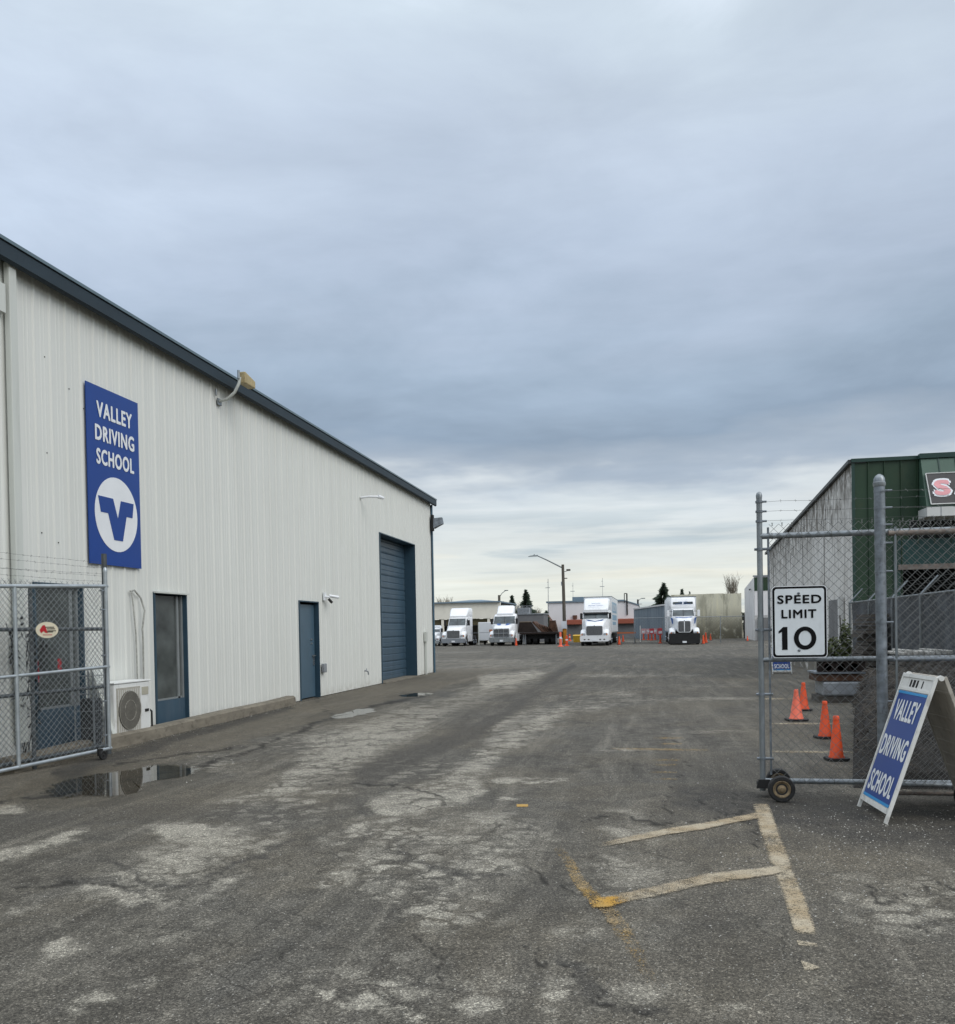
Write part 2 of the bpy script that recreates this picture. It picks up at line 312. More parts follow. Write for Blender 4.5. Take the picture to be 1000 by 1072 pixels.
def barbed(mb, p0, p1, r=.0016, sag=.01, step=.13):
    p0 = Vector(p0); p1 = Vector(p1); Ln = (p1-p0).length; n = max(2, int(Ln/step)); pts = []
    for i in range(n+1):
        t = i/n; q = p0.lerp(p1, t); q.z -= sag*4*t*(1-t)+random.uniform(-.004, .004); q.y += random.uniform(-.004, .004); pts.append(q)
    mb.tube(pts, r, 4)
    for q in pts[1:-1]:
        for _ in range(2):
            d = Vector((random.uniform(-1, 1), random.uniform(-1, 1), random.uniform(-1, 1))).normalized()*.016
            mb.cyl(q-d, q+d, r*.8, n=3)
# ---------------------------------------------------------------- ground
def vnoise(x, y, seed):
    r = np.random.default_rng(seed); T = r.random((256, 256)); xi = np.floor(x).astype(int); yi = np.floor(y).astype(int)
    fx = x-xi; fy = y-yi; fx = fx*fx*(3-2*fx); fy = fy*fy*(3-2*fy)
    a = T[xi % 256, yi % 256]; b = T[(xi+1) % 256, yi % 256]; c = T[xi % 256, (yi+1) % 256]; d = T[(xi+1) % 256, (yi+1) % 256]
    return (a*(1-fx)+b*fx)*(1-fy)+(c*(1-fx)+d*fx)*fy-.5
def fbm(x, y, sc, seed, o=4):
    s = 0; a = 1; t = 0
    for i in range(o): s = s+a*vnoise(x*sc*2**i+i*17.3, y*sc*2**i+i*9.1, seed+i); t += a; a *= .55
    return s/t*2
def ground():
    rad = np.concatenate([[.4, 1.0], 1.6*(150/1.6)**(np.arange(471)/470), [180, 230, 320, 500, 900, 2500]])
    yaw = math.degrees(math.atan2(RW[0] @ np.array([0, 0, -1]), RW[1] @ np.array([0, 0, -1])))   # view direction from +Y
    fine = np.arange(-40, 40.01, .22)+yaw; coarse = np.arange(yaw+46, yaw+315, 8.)
    ang = np.radians(np.concatenate([fine, coarse])); nA = len(ang)
    Rr, A = np.meshgrid(rad, ang, indexing='ij'); X = Rr*np.sin(A); Y = Rr*np.cos(A)
    x = X.ravel(); y = Y.ravel(); n = len(x)
    # each surface point's place in the traced plan of stains and painted shade
    P = np.stack([x, y, np.full(n, -H)], 1) @ RW
    zc = -P[:, 2]; ok = zc > .3; zc = np.where(ok, zc, 1)
    u0 = CX+F_*P[:, 0]/zc; v0 = CY-F_*P[:, 1]/zc
    dist = np.hypot(x, y); k = 950/np.maximum(dist, 1)
    wx = fbm(x, y, 2.2, 11)*.16+fbm(x, y, 9, 21, 3)*.05; wy = fbm(x, y, 2.2, 31)*.26+fbm(x, y, 9, 41, 3)*.08
    u = u0+wx*k; v = v0+wy*k*H/np.maximum(dist, 1.5)
    light = np.zeros(n); dark = np.zeros(n); brown = np.zeros(n); crack = np.zeros(n); cellm = np.zeros(n)
    ss = lambda t: np.clip(t, 0, 1)**2*(3-2*np.clip(t, 0, 1))
    def ell(ch, cx, cy, rx, ry, a, soft=.5, rot=0.):
        c, s = math.cos(R(rot)), math.sin(R(rot)); du = u-cx; dv = v-cy
        soft = soft*1.35; q = np.hypot((du*c+dv*s)/rx, (-du*s+dv*c)/ry); val = a*ss((1+soft/2-q)/soft)*ok; np.maximum(ch, val, out=ch)
    def line(ch, pts, wd, a, soft=.6, U=None, V=None):
        U = u if U is None else U; V = v if V is None else V
        for (ax, ay, aw), (bx, by, bw) in zip([(p[0], p[1], p[2] if len(p) > 2 else wd) for p in pts[:-1]], [(p[0], p[1], p[2] if len(p) > 2 else wd) for p in pts[1:]]):
            L2 = (bx-ax)**2+(by-ay)**2; t = np.clip(((U-ax)*(bx-ax)+(V-ay)*(by-ay))/L2, 0, 1)
            d = np.hypot(U-ax-t*(bx-ax), V-ay-t*(by-ay))/(aw+t*(bw-aw)); np.maximum(ch, a*ss((1+soft/2-d)/soft)*ok, out=ch)
    def poly(ch, pts, a, soft=6):
        soft = soft*1.7
        ins = np.zeros(n, bool); D = np.full(n, 1e9)
        for (ax, ay), (bx, by) in zip(pts, pts[1:]+pts[:1]):
            c = ((ay > v) != (by > v)); xs = (bx-ax)*(v-ay)/((by-ay) if by != ay else 1e-9)+ax; ins ^= c & (u < xs)
            L2 = (bx-ax)**2+(by-ay)**2+1e-9; t = np.clip(((u-ax)*(bx-ax)+(v-ay)*(by-ay))/L2, 0, 1); D = np.minimum(D, np.hypot(u-ax-t*(bx-ax), v-ay-t*(by-ay)))
        sd_ = np.where(ins, D, -D); np.maximum(ch, a*ss((sd_+soft/2)/soft)*ok, out=ch)
    Lg = light
    poly(Lg, [(95, 925), (150, 897), (175, 870), (205, 861), (240, 862), (262, 870), (300, 862), (290, 885), (240, 905), (190, 925), (150, 942), (105, 948), (85, 938)], .62, 16)
    poly(Lg, [(162, 868), (205, 858), (228, 862), (222, 874), (180, 880)], .95, 6); ell(Lg, 120, 930, 45, 8, .75, .9, -5); ell(Lg, 142, 940, 32, 6, .85, .7, -12)
    line(Lg, [(-20, 903, 5), (40, 890, 5), (95, 868, 3)], 5, .75, 1.2); ell(Lg, 5, 850, 22, 5, .8); ell(Lg, 230, 932, 22, 6, .85, .7, -22); ell(Lg, 50, 1000, 24, 6, .8, .9, -18)
    ell(Lg, 100, 1041, 18, 5, .8, .9, -12); ell(Lg, 75, 1056, 14, 5, .6, .9); ell(Lg, 170, 1022, 40, 6, .35, 1, -25); ell(Lg, 20, 945, 24, 4, .5, .8, -14); ell(Lg, 65, 967, 20, 5, .5, .9, -20); ell(Lg, 180, 975, 60, 10, .22, 1, -20)
    poly(Lg, [(240, 838), (285, 822), (310, 795), (325, 768), (440, 735), (480, 740), (430, 770), (380, 800), (330, 822), (290, 838), (255, 846)], .8, 14)
    poly(Lg, [(440, 735), (560, 703), (585, 700), (540, 722), (500, 738), (450, 760), (400, 785), (380, 785)], .5, 8)
    poly(Lg, [(500, 707), (560, 702), (575, 704), (545, 715), (505, 722)], .95, 4)
    poly(Lg, [(390, 832), (440, 822), (480, 800), (510, 775), (520, 755), (560, 740), (600, 738), (580, 758), (540, 785), (510, 810), (490, 840), (440, 852), (395, 852)], .7, 10)
    poly(Lg, [(386, 845), (400, 836), (440, 834), (500, 822), (520, 828), (470, 842), (430, 855), (400, 855)], .85, 5)
    poly(Lg, [(418, 872), (450, 862), (500, 848), (540, 848), (565, 868), (545, 900), (520, 918), (490, 920), (462, 912), (440, 900)], .48, 14); poly(Lg, [(470, 908), (490, 898), (540, 893), (545, 915), (500, 921)], .75, 8)
    for a in [(359, 924, 18, 5, .95, -12), (392, 929, 13, 7, .95, -25), (367, 913, 14, 4, .7, 0), (392, 894, 17, 14, .75, 0), (374, 866, 14, 4, .8, -10), (402, 862, 9, 3, .9, -10), (402, 915, 10, 3.5, .8, 0), (430, 910, 8, 4, .85, 0), (449, 914, 11, 5, .9, 10), (438, 927, 15, 6, .8, 0), (468, 928, 12, 5, .9, 0), (489, 924, 14, 4, .85, 5), (453, 950, 13, 5, .95, -12), (486, 957, 14, 6, 1, 0), (412, 955, 16, 6, .5, 0), (458, 971, 24, 7, .45, 0), (402, 1027, 23, 8, 1, 5), (425, 1024, 16, 9, .6, 0), (364, 1045, 16, 8, 1, -5), (392, 1061, 26, 11, 1, 0), (457, 1056, 30, 12, 1, 0), (329, 1033, 14, 9, .55, 0), (280, 1059, 16, 6, .5, -8), (336, 882, 11, 8, .45, 0), (423, 881, 5, 3.5, .85, 0), (420, 889, 5, 3, .8, 0),
              (280, 845, 14, 3, .8, -12), (258, 848, 12, 3, .8, -10), (320, 840, 12, 2.5, .8, -8), (300, 848, 12, 3, .6, -10), (302, 827, 30, 3, .6, -10), (345, 830, 26, 3, .7, -8), (415, 832, 16, 3.5, .95, -5), (460, 820, 40, 4, .6, -8), (505, 800, 22, 4, .5, -15),
              (657, 912, 43, 25, .5, 0), (664, 866, 24, 12, .6, 0), (690, 876, 26, 8, .35, 0), (662, 1041, 38, 19, .62, 8), (609, 970, 26, 16, .4, 0), (589, 1036, 18, 9, .6, 10), (513, 1016, 13, 5, .5, 0), (574, 1064, 14, 7, .5, 0), (556, 817, 44, 3, .85, 0), (538, 837, 12, 2.6, .9, 0), (515, 927, 26, 5, .5, 0), (540, 938, 16, 4, .35, 0), (548, 956, 8, 4, .4, 0), (716, 1034, 40, 17, .32, 0), (676, 978, 52, 25, .28, 0), (650, 848, 30, 2.5, .5, 0), (900, 945, 60, 20, .2, 0),
              (935, 927, 32, 10, .45, 0), (958, 938, 19, 6, .55, 0), (943, 955, 19, 8, .45, 20), (971, 954, 10, 6, .6, 0), (989, 933, 16, 3, .5, 0), (980, 925, 20, 4, .4, 0), (978, 967, 20, 3, .5, 0), (859, 907, 24, 8, .25, 0), (775, 1054, 40, 15, .4, 0), (660, 1066, 26, 6, .5, 0), (900, 1035, 90, 26, .18, 0), (650, 785, 40, 2, .4, 0), (740, 766, 60, 2, .35, 0), (620, 742, 18, 4, .5, 0), (650, 727, 14, 3, .5, 0), (700, 733, 60, 2.5, .35, 0), (750, 731, 45, 1.5, .5, 0), (640, 707, 36, 2, .4, 0), (700, 707, 40, 2, .35, 0), (560, 760, 40, 6, .35, -18), (590, 745, 20, 4, .45, -15)]:
        ell(Lg, a[0], a[1], a[2], a[3], a[4], .75, a[5])
    for pts, a in [([(380, 815, 12), (450, 785, 10), (500, 763, 8), (545, 735, 6), (585, 706, 4), (600, 697, 3)], .75), ([(300, 860, 10), (380, 838, 8), (430, 815, 7), (480, 795, 6), (530, 765, 5), (620, 715, 4)], .4),
                   ([(0, 868, 12), (120, 850, 10), (300, 850, 8)], .55), ([(120, 905, 3), (155, 930, 3), (190, 928, 2.5), (245, 905, 2.5), (300, 880, 2)], .9), ([(60, 925, 2.5), (110, 925, 2.5), (152, 942, 3), (140, 955, 2)], .8),
                   ([(575, 895, 9), (565, 960, 14), (550, 1020, 16), (545, 1072, 18)], .4), ([(595, 1010, 5), (620, 1030, 6), (640, 1050, 6), (665, 1064, 5), (710, 1064, 4)], .8), ([(720, 835, 12), (800, 846, 16), (900, 862, 26), (1010, 862, 32)], .95),
                   ([(735, 888, 6), (790, 880, 8), (850, 885, 8)], .5), ([(600, 860, 8), (700, 858, 6), (720, 850, 6)], .3), ([(690, 985, 10), (760, 975, 14)], .4), ([(700, 1000, 16), (830, 1010, 18)], .25), ([(430, 750, 5), (520, 727, 6), (590, 720, 5)], .35),
                   ([(700, 800, 14), (770, 806, 16), (860, 815, 14)], .4), ([(430, 904, 2.5), (462, 916, 3), (500, 922, 2.5), (545, 912, 2)], .8), ([(424, 880, 2), (432, 897, 2.5), (446, 905, 2.5)], .8), ([(386, 848, 3), (375, 852, 2), (400, 830, 1.6), (440, 826, 1.6)], .7), ([(0, 1072, 30), (300, 1000, 30), (420, 990, 20)], .12)]:
        line(dark, pts, 5, a, 1.0)
    for pts, wd in [([(540, 913), (575, 932), (600, 937), (625, 946), (640, 955)], .9), ([(440, 960), (446, 985), (470, 1010), (448, 1040)], .7), ([(340, 820), (420, 820), (470, 838)], .6), ([(0, 842), (90, 826), (160, 812), (235, 795), (290, 776), (330, 757), (395, 738), (450, 728)], 1.1),
                    ([(120, 800), (190, 790), (240, 783)], .8), ([(730, 838), (780, 860), (850, 866), (870, 862)], .7), ([(895, 920), (920, 938), (945, 938), (965, 920), (985, 930), (1010, 932)], .9), ([(938, 940), (960, 955), (975, 968)], .7), ([(600, 862), (640, 856), (720, 862), (790, 848)], .7),
                    ([(625, 1035), (650, 1060), (700, 1066)], 1.0), ([(700, 850), (715, 800), (705, 770)], .4), ([(560, 1000), (600, 1015)], .6), ([(300, 700), (345, 746), (350, 756)], .5), ([(770, 830), (790, 870), (795, 900)], .6), ([(155, 930), (70, 926), (0, 932)], .8)]:
        line(crack, pts, wd, 1., .8)
    for a in [(440, 905, 75, 42, .9), (400, 890, 50, 40, .8), (470, 950, 60, 24, .75), (400, 1040, 75, 34, .9), (470, 1055, 50, 20, .9), (290, 850, 70, 14, .8), (160, 930, 90, 16, .5), (950, 940, 60, 34, .75), (880, 925, 50, 20, .5), (520, 880, 50, 30, .5), (590, 1035, 60, 24, .6), (660, 925, 60, 40, .35), (330, 1040, 60, 24, .5), (420, 815, 90, 22, .6), (330, 775, 60, 16, .45), (230, 905, 60, 26, .35), (210, 800, 40, 10, .6), (620, 730, 60, 10, .5)]:
        ell(cellm, a[0], a[1], a[2], a[3], a[4], 1.0)
    line(dark, [(60, 812, 6), (122, 792, 5), (220, 763, 4), (303, 741, 3)], 5, .95, 1.0)  # dark line along the curb foot: stain, with the shade there painted in
    # brown-grey strip of old paving along the warehouse wall
    xe = -5.75+.55*fbm(x, y, .35, 61)+.15*fbm(x, y, 2, 71)-np.clip((14-y)*.06, 0, .9)+np.clip((y-20)*.03, 0, .8)
    brown = ss((xe-x)/.25+.5)*ss((y-2)/2)*ss((37.5-y+.8*fbm(x, y, .6, 66))/1.2)*.95
    ell(brown, 120, 838, 110, 14, .5, 1.2); ell(brown, 880, 890, 190, 60, .8, 1.4); ell(brown, 820, 1010, 200, 60, .4, 1.4); ell(brown, 850, 740, 90, 40, .35, 1.2); ell(brown, 350, 750, 60, 9, .6, 1); line(brown, [(330, 830, 20), (480, 770, 12), (560, 740, 6)], 10, .3, 1.4)
    # film of water round the puddles
    wet = np.zeros(n); ell(wet, 115, 822, 105, 21, 1., .5, -6); ell(wet, 360, 749, 42, 7, 1., .5, -6); ell(wet, 440, 729, 40, 6, 1., .6, -2); ell(wet, 60, 835, 60, 12, .9, .8)
    ell(wet, 800, 850, 130, 16, .35, 1.2)
    # faint wide wear everywhere
    far = ss((dist-9)/16); light += .36*ss(fbm(x, y, .16, 81)*1.6+.25)*far*(1-light); dark = np.maximum(dark, .42*ss(fbm(x*1., y*.6, .13, 91)*1.8)*far)
    light += .22*ss(fbm(x, y, .8, 95, 5)*1.5+.05)*(1-far)*(1-light)
    me = bpy.data.meshes.new('ground'); nr = len(rad); V3 = np.stack([x, y, np.zeros(n)], 1)
    V3 = np.vstack([V3, [[0, 0, 0]]]); i, j = np.meshgrid(np.arange(nr-1), np.arange(nA), indexing='ij'); j2 = (j+1) % nA
    q = np.stack([i*nA+j, i*nA+j2, (i+1)*nA+j2, (i+1)*nA+j], -1).reshape(-1, 4)[:, ::-1]
    me.vertices.add(len(V3)); me.vertices.foreach_set('co', V3.ravel()); nq = len(q)
    tri = np.stack([np.full(nA, n), np.arange(nA), (np.arange(nA)+1) % nA], 1)[:, ::-1]
    me.loops.add(nq*4+nA*3); me.loops.foreach_set('vertex_index', np.concatenate([q.ravel(), tri.ravel()]).astype(np.int32))
    me.polygons.add(nq+nA); me.polygons.foreach_set('loop_start', np.concatenate([np.arange(nq)*4, nq*4+np.arange(nA)*3]).astype(np.int32))
    me.update(); me.validate()
    for nm, a in (('light', light), ('dark', dark), ('brown', brown), ('crack', crack), ('wet', wet), ('cell', cellm)):
        at = me.attributes.new(nm, 'FLOAT', 'POINT'); at.data.foreach_set('value', np.append(a, 0).astype(np.float32))
    o = bpy.data.objects.new('ground', me); COL.objects.link(o); o['kind'] = 'structure'; o['label'] = 'cracked worn grey asphalt yard with pale dusty patches'
    me.shade_smooth()
    m, nt, p = newmat('worn_asphalt'); pos = geo_pos(nt)
    A = {}
    for nm in ('light', 'dark', 'brown', 'crack', 'wet', 'cell'):
        a = nt.nodes.new('ShaderNodeAttribute'); a.attribute_name = nm; A[nm] = a.outputs['Fac']
    n_big = noise(nt, pos, .5, 6, .6, .2); n_mid = noise(nt, pos, 5, 8, .68); n_f = noise(nt, pos, 60, 4, .7); n_st = noise(nt, pos, 190, 2, .6)
    def vor(scale, feat='F1', rnd=1., vec=None):
        v = nt.nodes.new('ShaderNodeTexVoronoi'); v.feature = feat; v.inputs['Scale'].default_value = scale; v.inputs['Randomness'].default_value = rnd
        nt.links.new(vec or pos, v.inputs['Vector']); return v
    v1 = vor(115); v2 = vor(38); v3 = vor(14)
    n_pt = noise(nt, pos, 2.6, 10, .72, .5); n_st2 = noise(nt, mapv(nt, pos, (1.6, .55, 1)), 1.5, 8, .68, .3)
    base = mixc(nt, maprange(nt, n_mid, .3, .7), (.052, .0475, .0385, 1), (.112, .1025, .0835, 1))
    base = mixc(nt, math_(nt, 'MULTIPLY', maprange(nt, n_st2, .5, .68), .55), base, (.125, .118, .102, 1))
    base = mixc(nt, math_(nt, 'MULTIPLY', maprange(nt, n_st2, .47, .33), .5), base, (.036, .032, .026, 1))
    base = mixc(nt, math_(nt, 'MULTIPLY', maprange(nt, n_big, .35, .65), .4), base, (.088, .083, .072, 1))
    lm = math_(nt, 'MULTIPLY', math_(nt, 'MULTIPLY', A['light'], 1.15), maprange(nt, n_pt, .34, .62, .22, 1.05), True)
    lm = math_(nt, 'MULTIPLY', lm, maprange(nt, n_mid, .3, .62, .55, 1.08), True)
    ce3 = nt.nodes.new('ShaderNodeTexVoronoi'); ce3.feature = 'DISTANCE_TO_EDGE'; ce3.inputs['Scale'].default_value = 3.4
    wq = nt.nodes.new('ShaderNodeVectorMath'); wq.operation = 'ADD'; wn = nt.nodes.new('ShaderNodeTexNoise'); wn.inputs['Scale'].default_value = 5.; wn.inputs['Detail'].default_value = 4; nt.links.new(pos, wn.inputs['Vector'])
    ws_ = nt.nodes.new('ShaderNodeVectorMath'); ws_.operation = 'SCALE'; ws_.inputs['Scale'].default_value = .22; nt.links.new(wn.outputs['Color'], ws_.inputs[0]); nt.links.new(pos, wq.inputs[0]); nt.links.new(ws_.outputs[0], wq.inputs[1]); nt.links.new(wq.outputs[0], ce3.inputs['Vector'])
    cell = math_(nt, 'SUBTRACT', 1., math_(nt, 'MULTIPLY', maprange(nt, ce3.outputs['Distance'], .10, .01), maprange(nt, noise(nt, pos, .7, 3), .46, .58, 0, .75)))
    lm = math_(nt, 'MULTIPLY', lm, cell, True); lm = maprange(nt, lm, .05, .76, 0, .86)
    cz = nt.nodes.new('ShaderNodeTexVoronoi'); cz.feature = 'DISTANCE_TO_EDGE'; cs_ = maprange(nt, noise(nt, pos, .55, 2), .42, .6, 3.6, 6.4); cc1 = nt.nodes.new('ShaderNodeTexVoronoi'); cs_ = math_(nt, 'ROUND', cs_); nt.links.new(cs_, cz.inputs['Scale']); nt.links.new(cs_, cc1.inputs['Scale'])
    nt.links.new(wq.outputs[0], cz.inputs['Vector']); nt.links.new(wq.outputs[0], cc1.inputs['Vector'])
    sc3 = nt.nodes.new('ShaderNodeSeparateXYZ'); nt.links.new(cc1.outputs['Color'], sc3.inputs[0])
    blob = math_(nt, 'MULTIPLY', maprange(nt, cz.outputs['Distance'], .03, .26), math_(nt, 'MULTIPLY', A['cell'], maprange(nt, sc3.outputs[0], .25, .8, .0, 1.15)), True)
    blob = math_(nt, 'MULTIPLY', blob, maprange(nt, n_mid, .3, .6, .5, 1.), True)
    lm = math_(nt, 'MAXIMUM', math_(nt, 'MULTIPLY', lm, math_(nt, 'SUBTRACT', 1., math_(nt, 'MULTIPLY', A['cell'], maprange(nt, cz.outputs['Distance'], .12, .02)))), blob)
    strk = noise(nt, mapv(nt, pos, (1.9, .16, 1)), 1.6, 8, .7, .5)
    base = mixc(nt, math_(nt, 'MULTIPLY', maprange(nt, strk, .49, .66), .62), base, (.165, .152, .125, 1)); base = mixc(nt, math_(nt, 'MULTIPLY', maprange(nt, strk, .47, .34), .45), base, (.036, .033, .027, 1))
    base = mixc(nt, math_(nt, 'MULTIPLY', maprange(nt, noise(nt, pos, .42, 6, .65, .4), .45, .62), .38), base, (.122, .105, .076, 1))
    base = mixc(nt, lm, base, (.30, .28, .232, 1))
    base = mixc(nt, math_(nt, 'MULTIPLY', math_(nt, 'MULTIPLY', A['cell'], math_(nt, 'MULTIPLY', maprange(nt, cz.outputs['Distance'], .024, .004), maprange(nt, n_pt, .4, .6))), .7), base, (.022, .019, .015, 1))
    bm_ = math_(nt, 'MULTIPLY', A['brown'], maprange(nt, n_mid, .3, .65, .45, 1.))
    base = mixc(nt, math_(nt, 'MULTIPLY', bm_, .72), base, (.125, .108, .080, 1))
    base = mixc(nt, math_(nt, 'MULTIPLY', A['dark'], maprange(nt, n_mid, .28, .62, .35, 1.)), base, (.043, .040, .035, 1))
    # stones in the asphalt: every stone its own grey
    stone = ramp(nt, v1.outputs['Color'], [(.0, .38), (.45, .88), (.8, 1.4), (1., 3.0)])
    base = mixc(nt, 1.0, base, stone, 'MULTIPLY')
    base = mixc(nt, 1.0, base, ramp(nt, n_st, [(.3, .36), (.7, 1.75)]), 'MULTIPLY')
    base = mixc(nt, 1.0, base, ramp(nt, n_f, [(.3, .55), (.7, 1.48)]), 'MULTIPLY')
    sp2 = math_(nt, 'MULTIPLY', maprange(nt, v2.outputs['Distance'], .2, .12), maprange(nt, v2.outputs['Color'], .62, .70))
    base = mixc(nt, math_(nt, 'MULTIPLY', sp2, .75), base, (.36, .35, .31, 1))
    dk2 = math_(nt, 'MULTIPLY', maprange(nt, v3.outputs['Distance'], .16, .08), maprange(nt, v3.outputs['Color'], .75, .8))
    base = mixc(nt, math_(nt, 'MULTIPLY', dk2, .6), base, (.02, .018, .015, 1))
    # crazed network of hairline cracks, stronger in the pale worn zones, and the traced long cracks
    wv = nt.nodes.new('ShaderNodeVectorMath'); wv.operation = 'ADD'; nz = nt.nodes.new('ShaderNodeTexNoise'); nz.inputs['Scale'].default_value = 3.; nz.inputs['Detail'].default_value = 6
    nt.links.new(pos, nz.inputs['Vector']); sc_ = nt.nodes.new('ShaderNodeVectorMath'); sc_.operation = 'SCALE'; sc_.inputs['Scale'].default_value = .35; nt.links.new(nz.outputs['Color'], sc_.inputs[0])
    nt.links.new(pos, wv.inputs[0]); nt.links.new(sc_.outputs[0], wv.inputs[1])
    ce = vor(2.6, 'DISTANCE_TO_EDGE', 1., wv.outputs[0]); ce2 = vor(.8, 'DISTANCE_TO_EDGE', 1., wv.outputs[0])
    c1 = math_(nt, 'MULTIPLY', math_(nt, 'MULTIPLY', maprange(nt, ce.outputs['Distance'], .024, .005), maprange(nt, n_f, .4, .6)), maprange(nt, noise(nt, pos, .6, 3), .48, .6))
    c2 = math_(nt, 'MULTIPLY', math_(nt, 'MULTIPLY', maprange(nt, ce2.outputs['Distance'], .008, .002), .7), maprange(nt, noise(nt, pos, .9, 3), .55, .66))
    cc = math_(nt, 'MAXIMUM', math_(nt, 'MAXIMUM', math_(nt, 'MULTIPLY', c1, .7), c2), A['crack'])
    base = mixc(nt, math_(nt, 'MULTIPLY', cc, .85), base, (.017, .015, .012, 1))
    wet_f = maprange(nt, math_(nt, 'ADD', A['wet'], math_(nt, 'MULTIPLY', math_(nt, 'SUBTRACT', n_mid, .5), .5)), .35, .7)
    base = mixc(nt, math_(nt, 'MULTIPLY', wet_f, .62), base, mixc(nt, 1.0, base, (.60, .57, .50, 1), 'MULTIPLY'))
    nt.links.new(base, p.inputs['Base Color'])
    rg = math_(nt, 'SUBTRACT', .88, math_(nt, 'MULTIPLY', wet_f, .25)); nt.links.new(rg, p.inputs['Roughness']); p.inputs['Specular IOR Level'].default_value = .3
    hh = math_(nt, 'SUBTRACT', math_(nt, 'ADD', math_(nt, 'MULTIPLY', n_st, .7), math_(nt, 'MULTIPLY', v1.outputs['Distance'], -.8)), math_(nt, 'MULTIPLY', cc, 2.))
    bump(nt, p, hh, .6, .008); me.materials.append(m); return m
ground()
# puddles: thin sheets of still water with an uneven shore
def watermat():
    m, nt, p = newmat('puddle_water'); nt.nodes.remove(p); out = nt.nodes['Material Output']
    tr = nt.nodes.new('ShaderNodeBsdfTransparent'); tr.inputs[0].default_value = (.82, .78, .69, 1); gl = nt.nodes.new('ShaderNodeBsdfGlossy'); gl.inputs['Roughness'].default_value = .012; gl.inputs[0].default_value = (.92, .92, .92, 1)
    fr = nt.nodes.new('ShaderNodeFresnel'); fr.inputs[0].default_value = 1.5; mx = nt.nodes.new('ShaderNodeMixShader')
    nt.links.new(fr.outputs[0], mx.inputs[0]); nt.links.new(tr.outputs[0], mx.inputs[1]); nt.links.new(gl.outputs[0], mx.inputs[2]); at = nt.nodes.new('ShaderNodeAttribute'); at.attribute_name = 'deep'; pos = geo_pos(nt); e = math_(nt, 'ADD', at.outputs['Fac'], math_(nt, 'MULTIPLY', math_(nt, 'SUBTRACT', noise(nt, pos, 16, 8, .75),   .5), 1.7))
    t2 = nt.nodes.new('ShaderNodeBsdfTransparent'); m2 = nt.nodes.new('ShaderNodeMixShader'); nt.links.new(maprange(nt, e, .35, .75), m2.inputs[0]); nt.links.new(t2.outputs[0], m2.inputs[1]); nt.links.new(mx.outputs[0], m2.inputs[2])
    nt.links.new(m2.outputs[0], out.inputs[0]); return m
WATER = watermat()
def puddle(pts, label, amp=.03):
    P = [Vector(G(*p)) for p in pts]; out = []
    for i in range(len(P)):
        a, b, c, d = P[i-1], P[i], P[(i+1) % len(P)], P[(i+2) % len(P)]
        for k in range(10):
            t = k/10; q = .5*((2*b)+(-a+c)*t+(2*a-5*b+4*c-d)*t*t+(-a+3*b-3*c+d)*t**3)
            f = float(fbm(np.array([q.x]), np.array([q.y]), 4, 3, 4)[0])*amp*2; f2 = float(fbm(np.array([q.x]), np.array([q.y]), 4, 13, 4)[0])*amp*2
            out.append((q.x+f, q.y+f2, .004))
    n = len(out); cx_ = sum(q[0] for q in out)/n; cy_ = sum(q[1] for q in out)/n; mb = MB(); V_ = []; D_ = []
    for f, dp in ((1.07, 0.), (.92, .45), (.76, .95), (.4, 1.25)):
        V_ += [(cx_+(q[0]-cx_)*f, cy_+(q[1]-cy_)*f, .004) for q in out]; D_ += [dp]*n
    V_.append((cx_, cy_, .004)); D_.append(1.2)
    mb.add(V_, [(i*n+k, i*n+(k+1) % n, (i+1)*n+(k+1) % n, (i+1)*n+k) for i in range(3) for k in range(n)]+[(3*n+k, 3*n+(k+1) % n, 4*n) for k in range(n)]); o = mb.build('puddle', WATER, fix=False); o.data.flip_normals() if o.data.polygons[0].normal.z < 0 else None
    at = o.data.attributes.new('deep', 'FLOAT', 'POINT'); at.data.foreach_set('value', np.array(D_, np.float32))
    o['kind'] = 'structure'; o['label'] = label
puddle([(38, 829), (70, 815), (118, 808), (165, 800), (200, 800), (213, 804), (206, 811), (190, 815), (158, 820), (146, 830), (118, 836), (85, 835), (60, 838)], 'long shallow puddle mirroring the air conditioner, before the left gate', .05)
puddle([(346, 751), (362, 746), (380, 742), (396, 741), (392, 746), (372, 750), (355, 753)], 'small puddle in a broken edge before the blue door', .11)
puddle([(420, 728), (432, 726), (449, 725), (455, 726.5), (440, 729), (424, 730)], 'thin puddle before the blue roller door', .14)
# painted bay lines, worn through
def paintmat(name, c, c2, keep):
    m, nt, p = newmat(name); pos = geo_pos(nt); out = nt.nodes['Material Output']
    a = noise(nt, pos, 11, 9, .8); b = noise(nt, pos, 110, 3, .8); g = noise(nt, pos, 3.2, 4, .6)
    nt.links.new(mixc(nt, 1.0, mixc(nt, maprange(nt, g, .35, .65), c, c2), ramp(nt, noise(nt, pos, 170, 2, .7), [(.3, .55), (.65, 1.2)]), 'MULTIPLY'), p.inputs['Base Color']); p.inputs['Roughness'].default_value = .8
    tr = nt.nodes.new('ShaderNodeBsdfTransparent'); mx = nt.nodes.new('ShaderNodeMixShader')
    s = math_(nt, 'ADD', math_(nt, 'ADD', math_(nt, 'MULTIPLY', a, .5), math_(nt, 'MULTIPLY', b, .75)), math_(nt, 'MULTIPLY', g, .15))
    at = nt.nodes.new('ShaderNodeAttribute'); at.attribute_name = 'wear'
    s = math_(nt, 'SUBTRACT', s, at.outputs['Fac'])
    nt.links.new(maprange(nt, s, keep-.05, keep+.05), mx.inputs[0]); nt.links.new(tr.outputs[0], mx.inputs[1]); nt.links.new(p.outputs[0], mx.inputs[2]); nt.links.new(mx.outputs[0], out.inputs[0]); return m
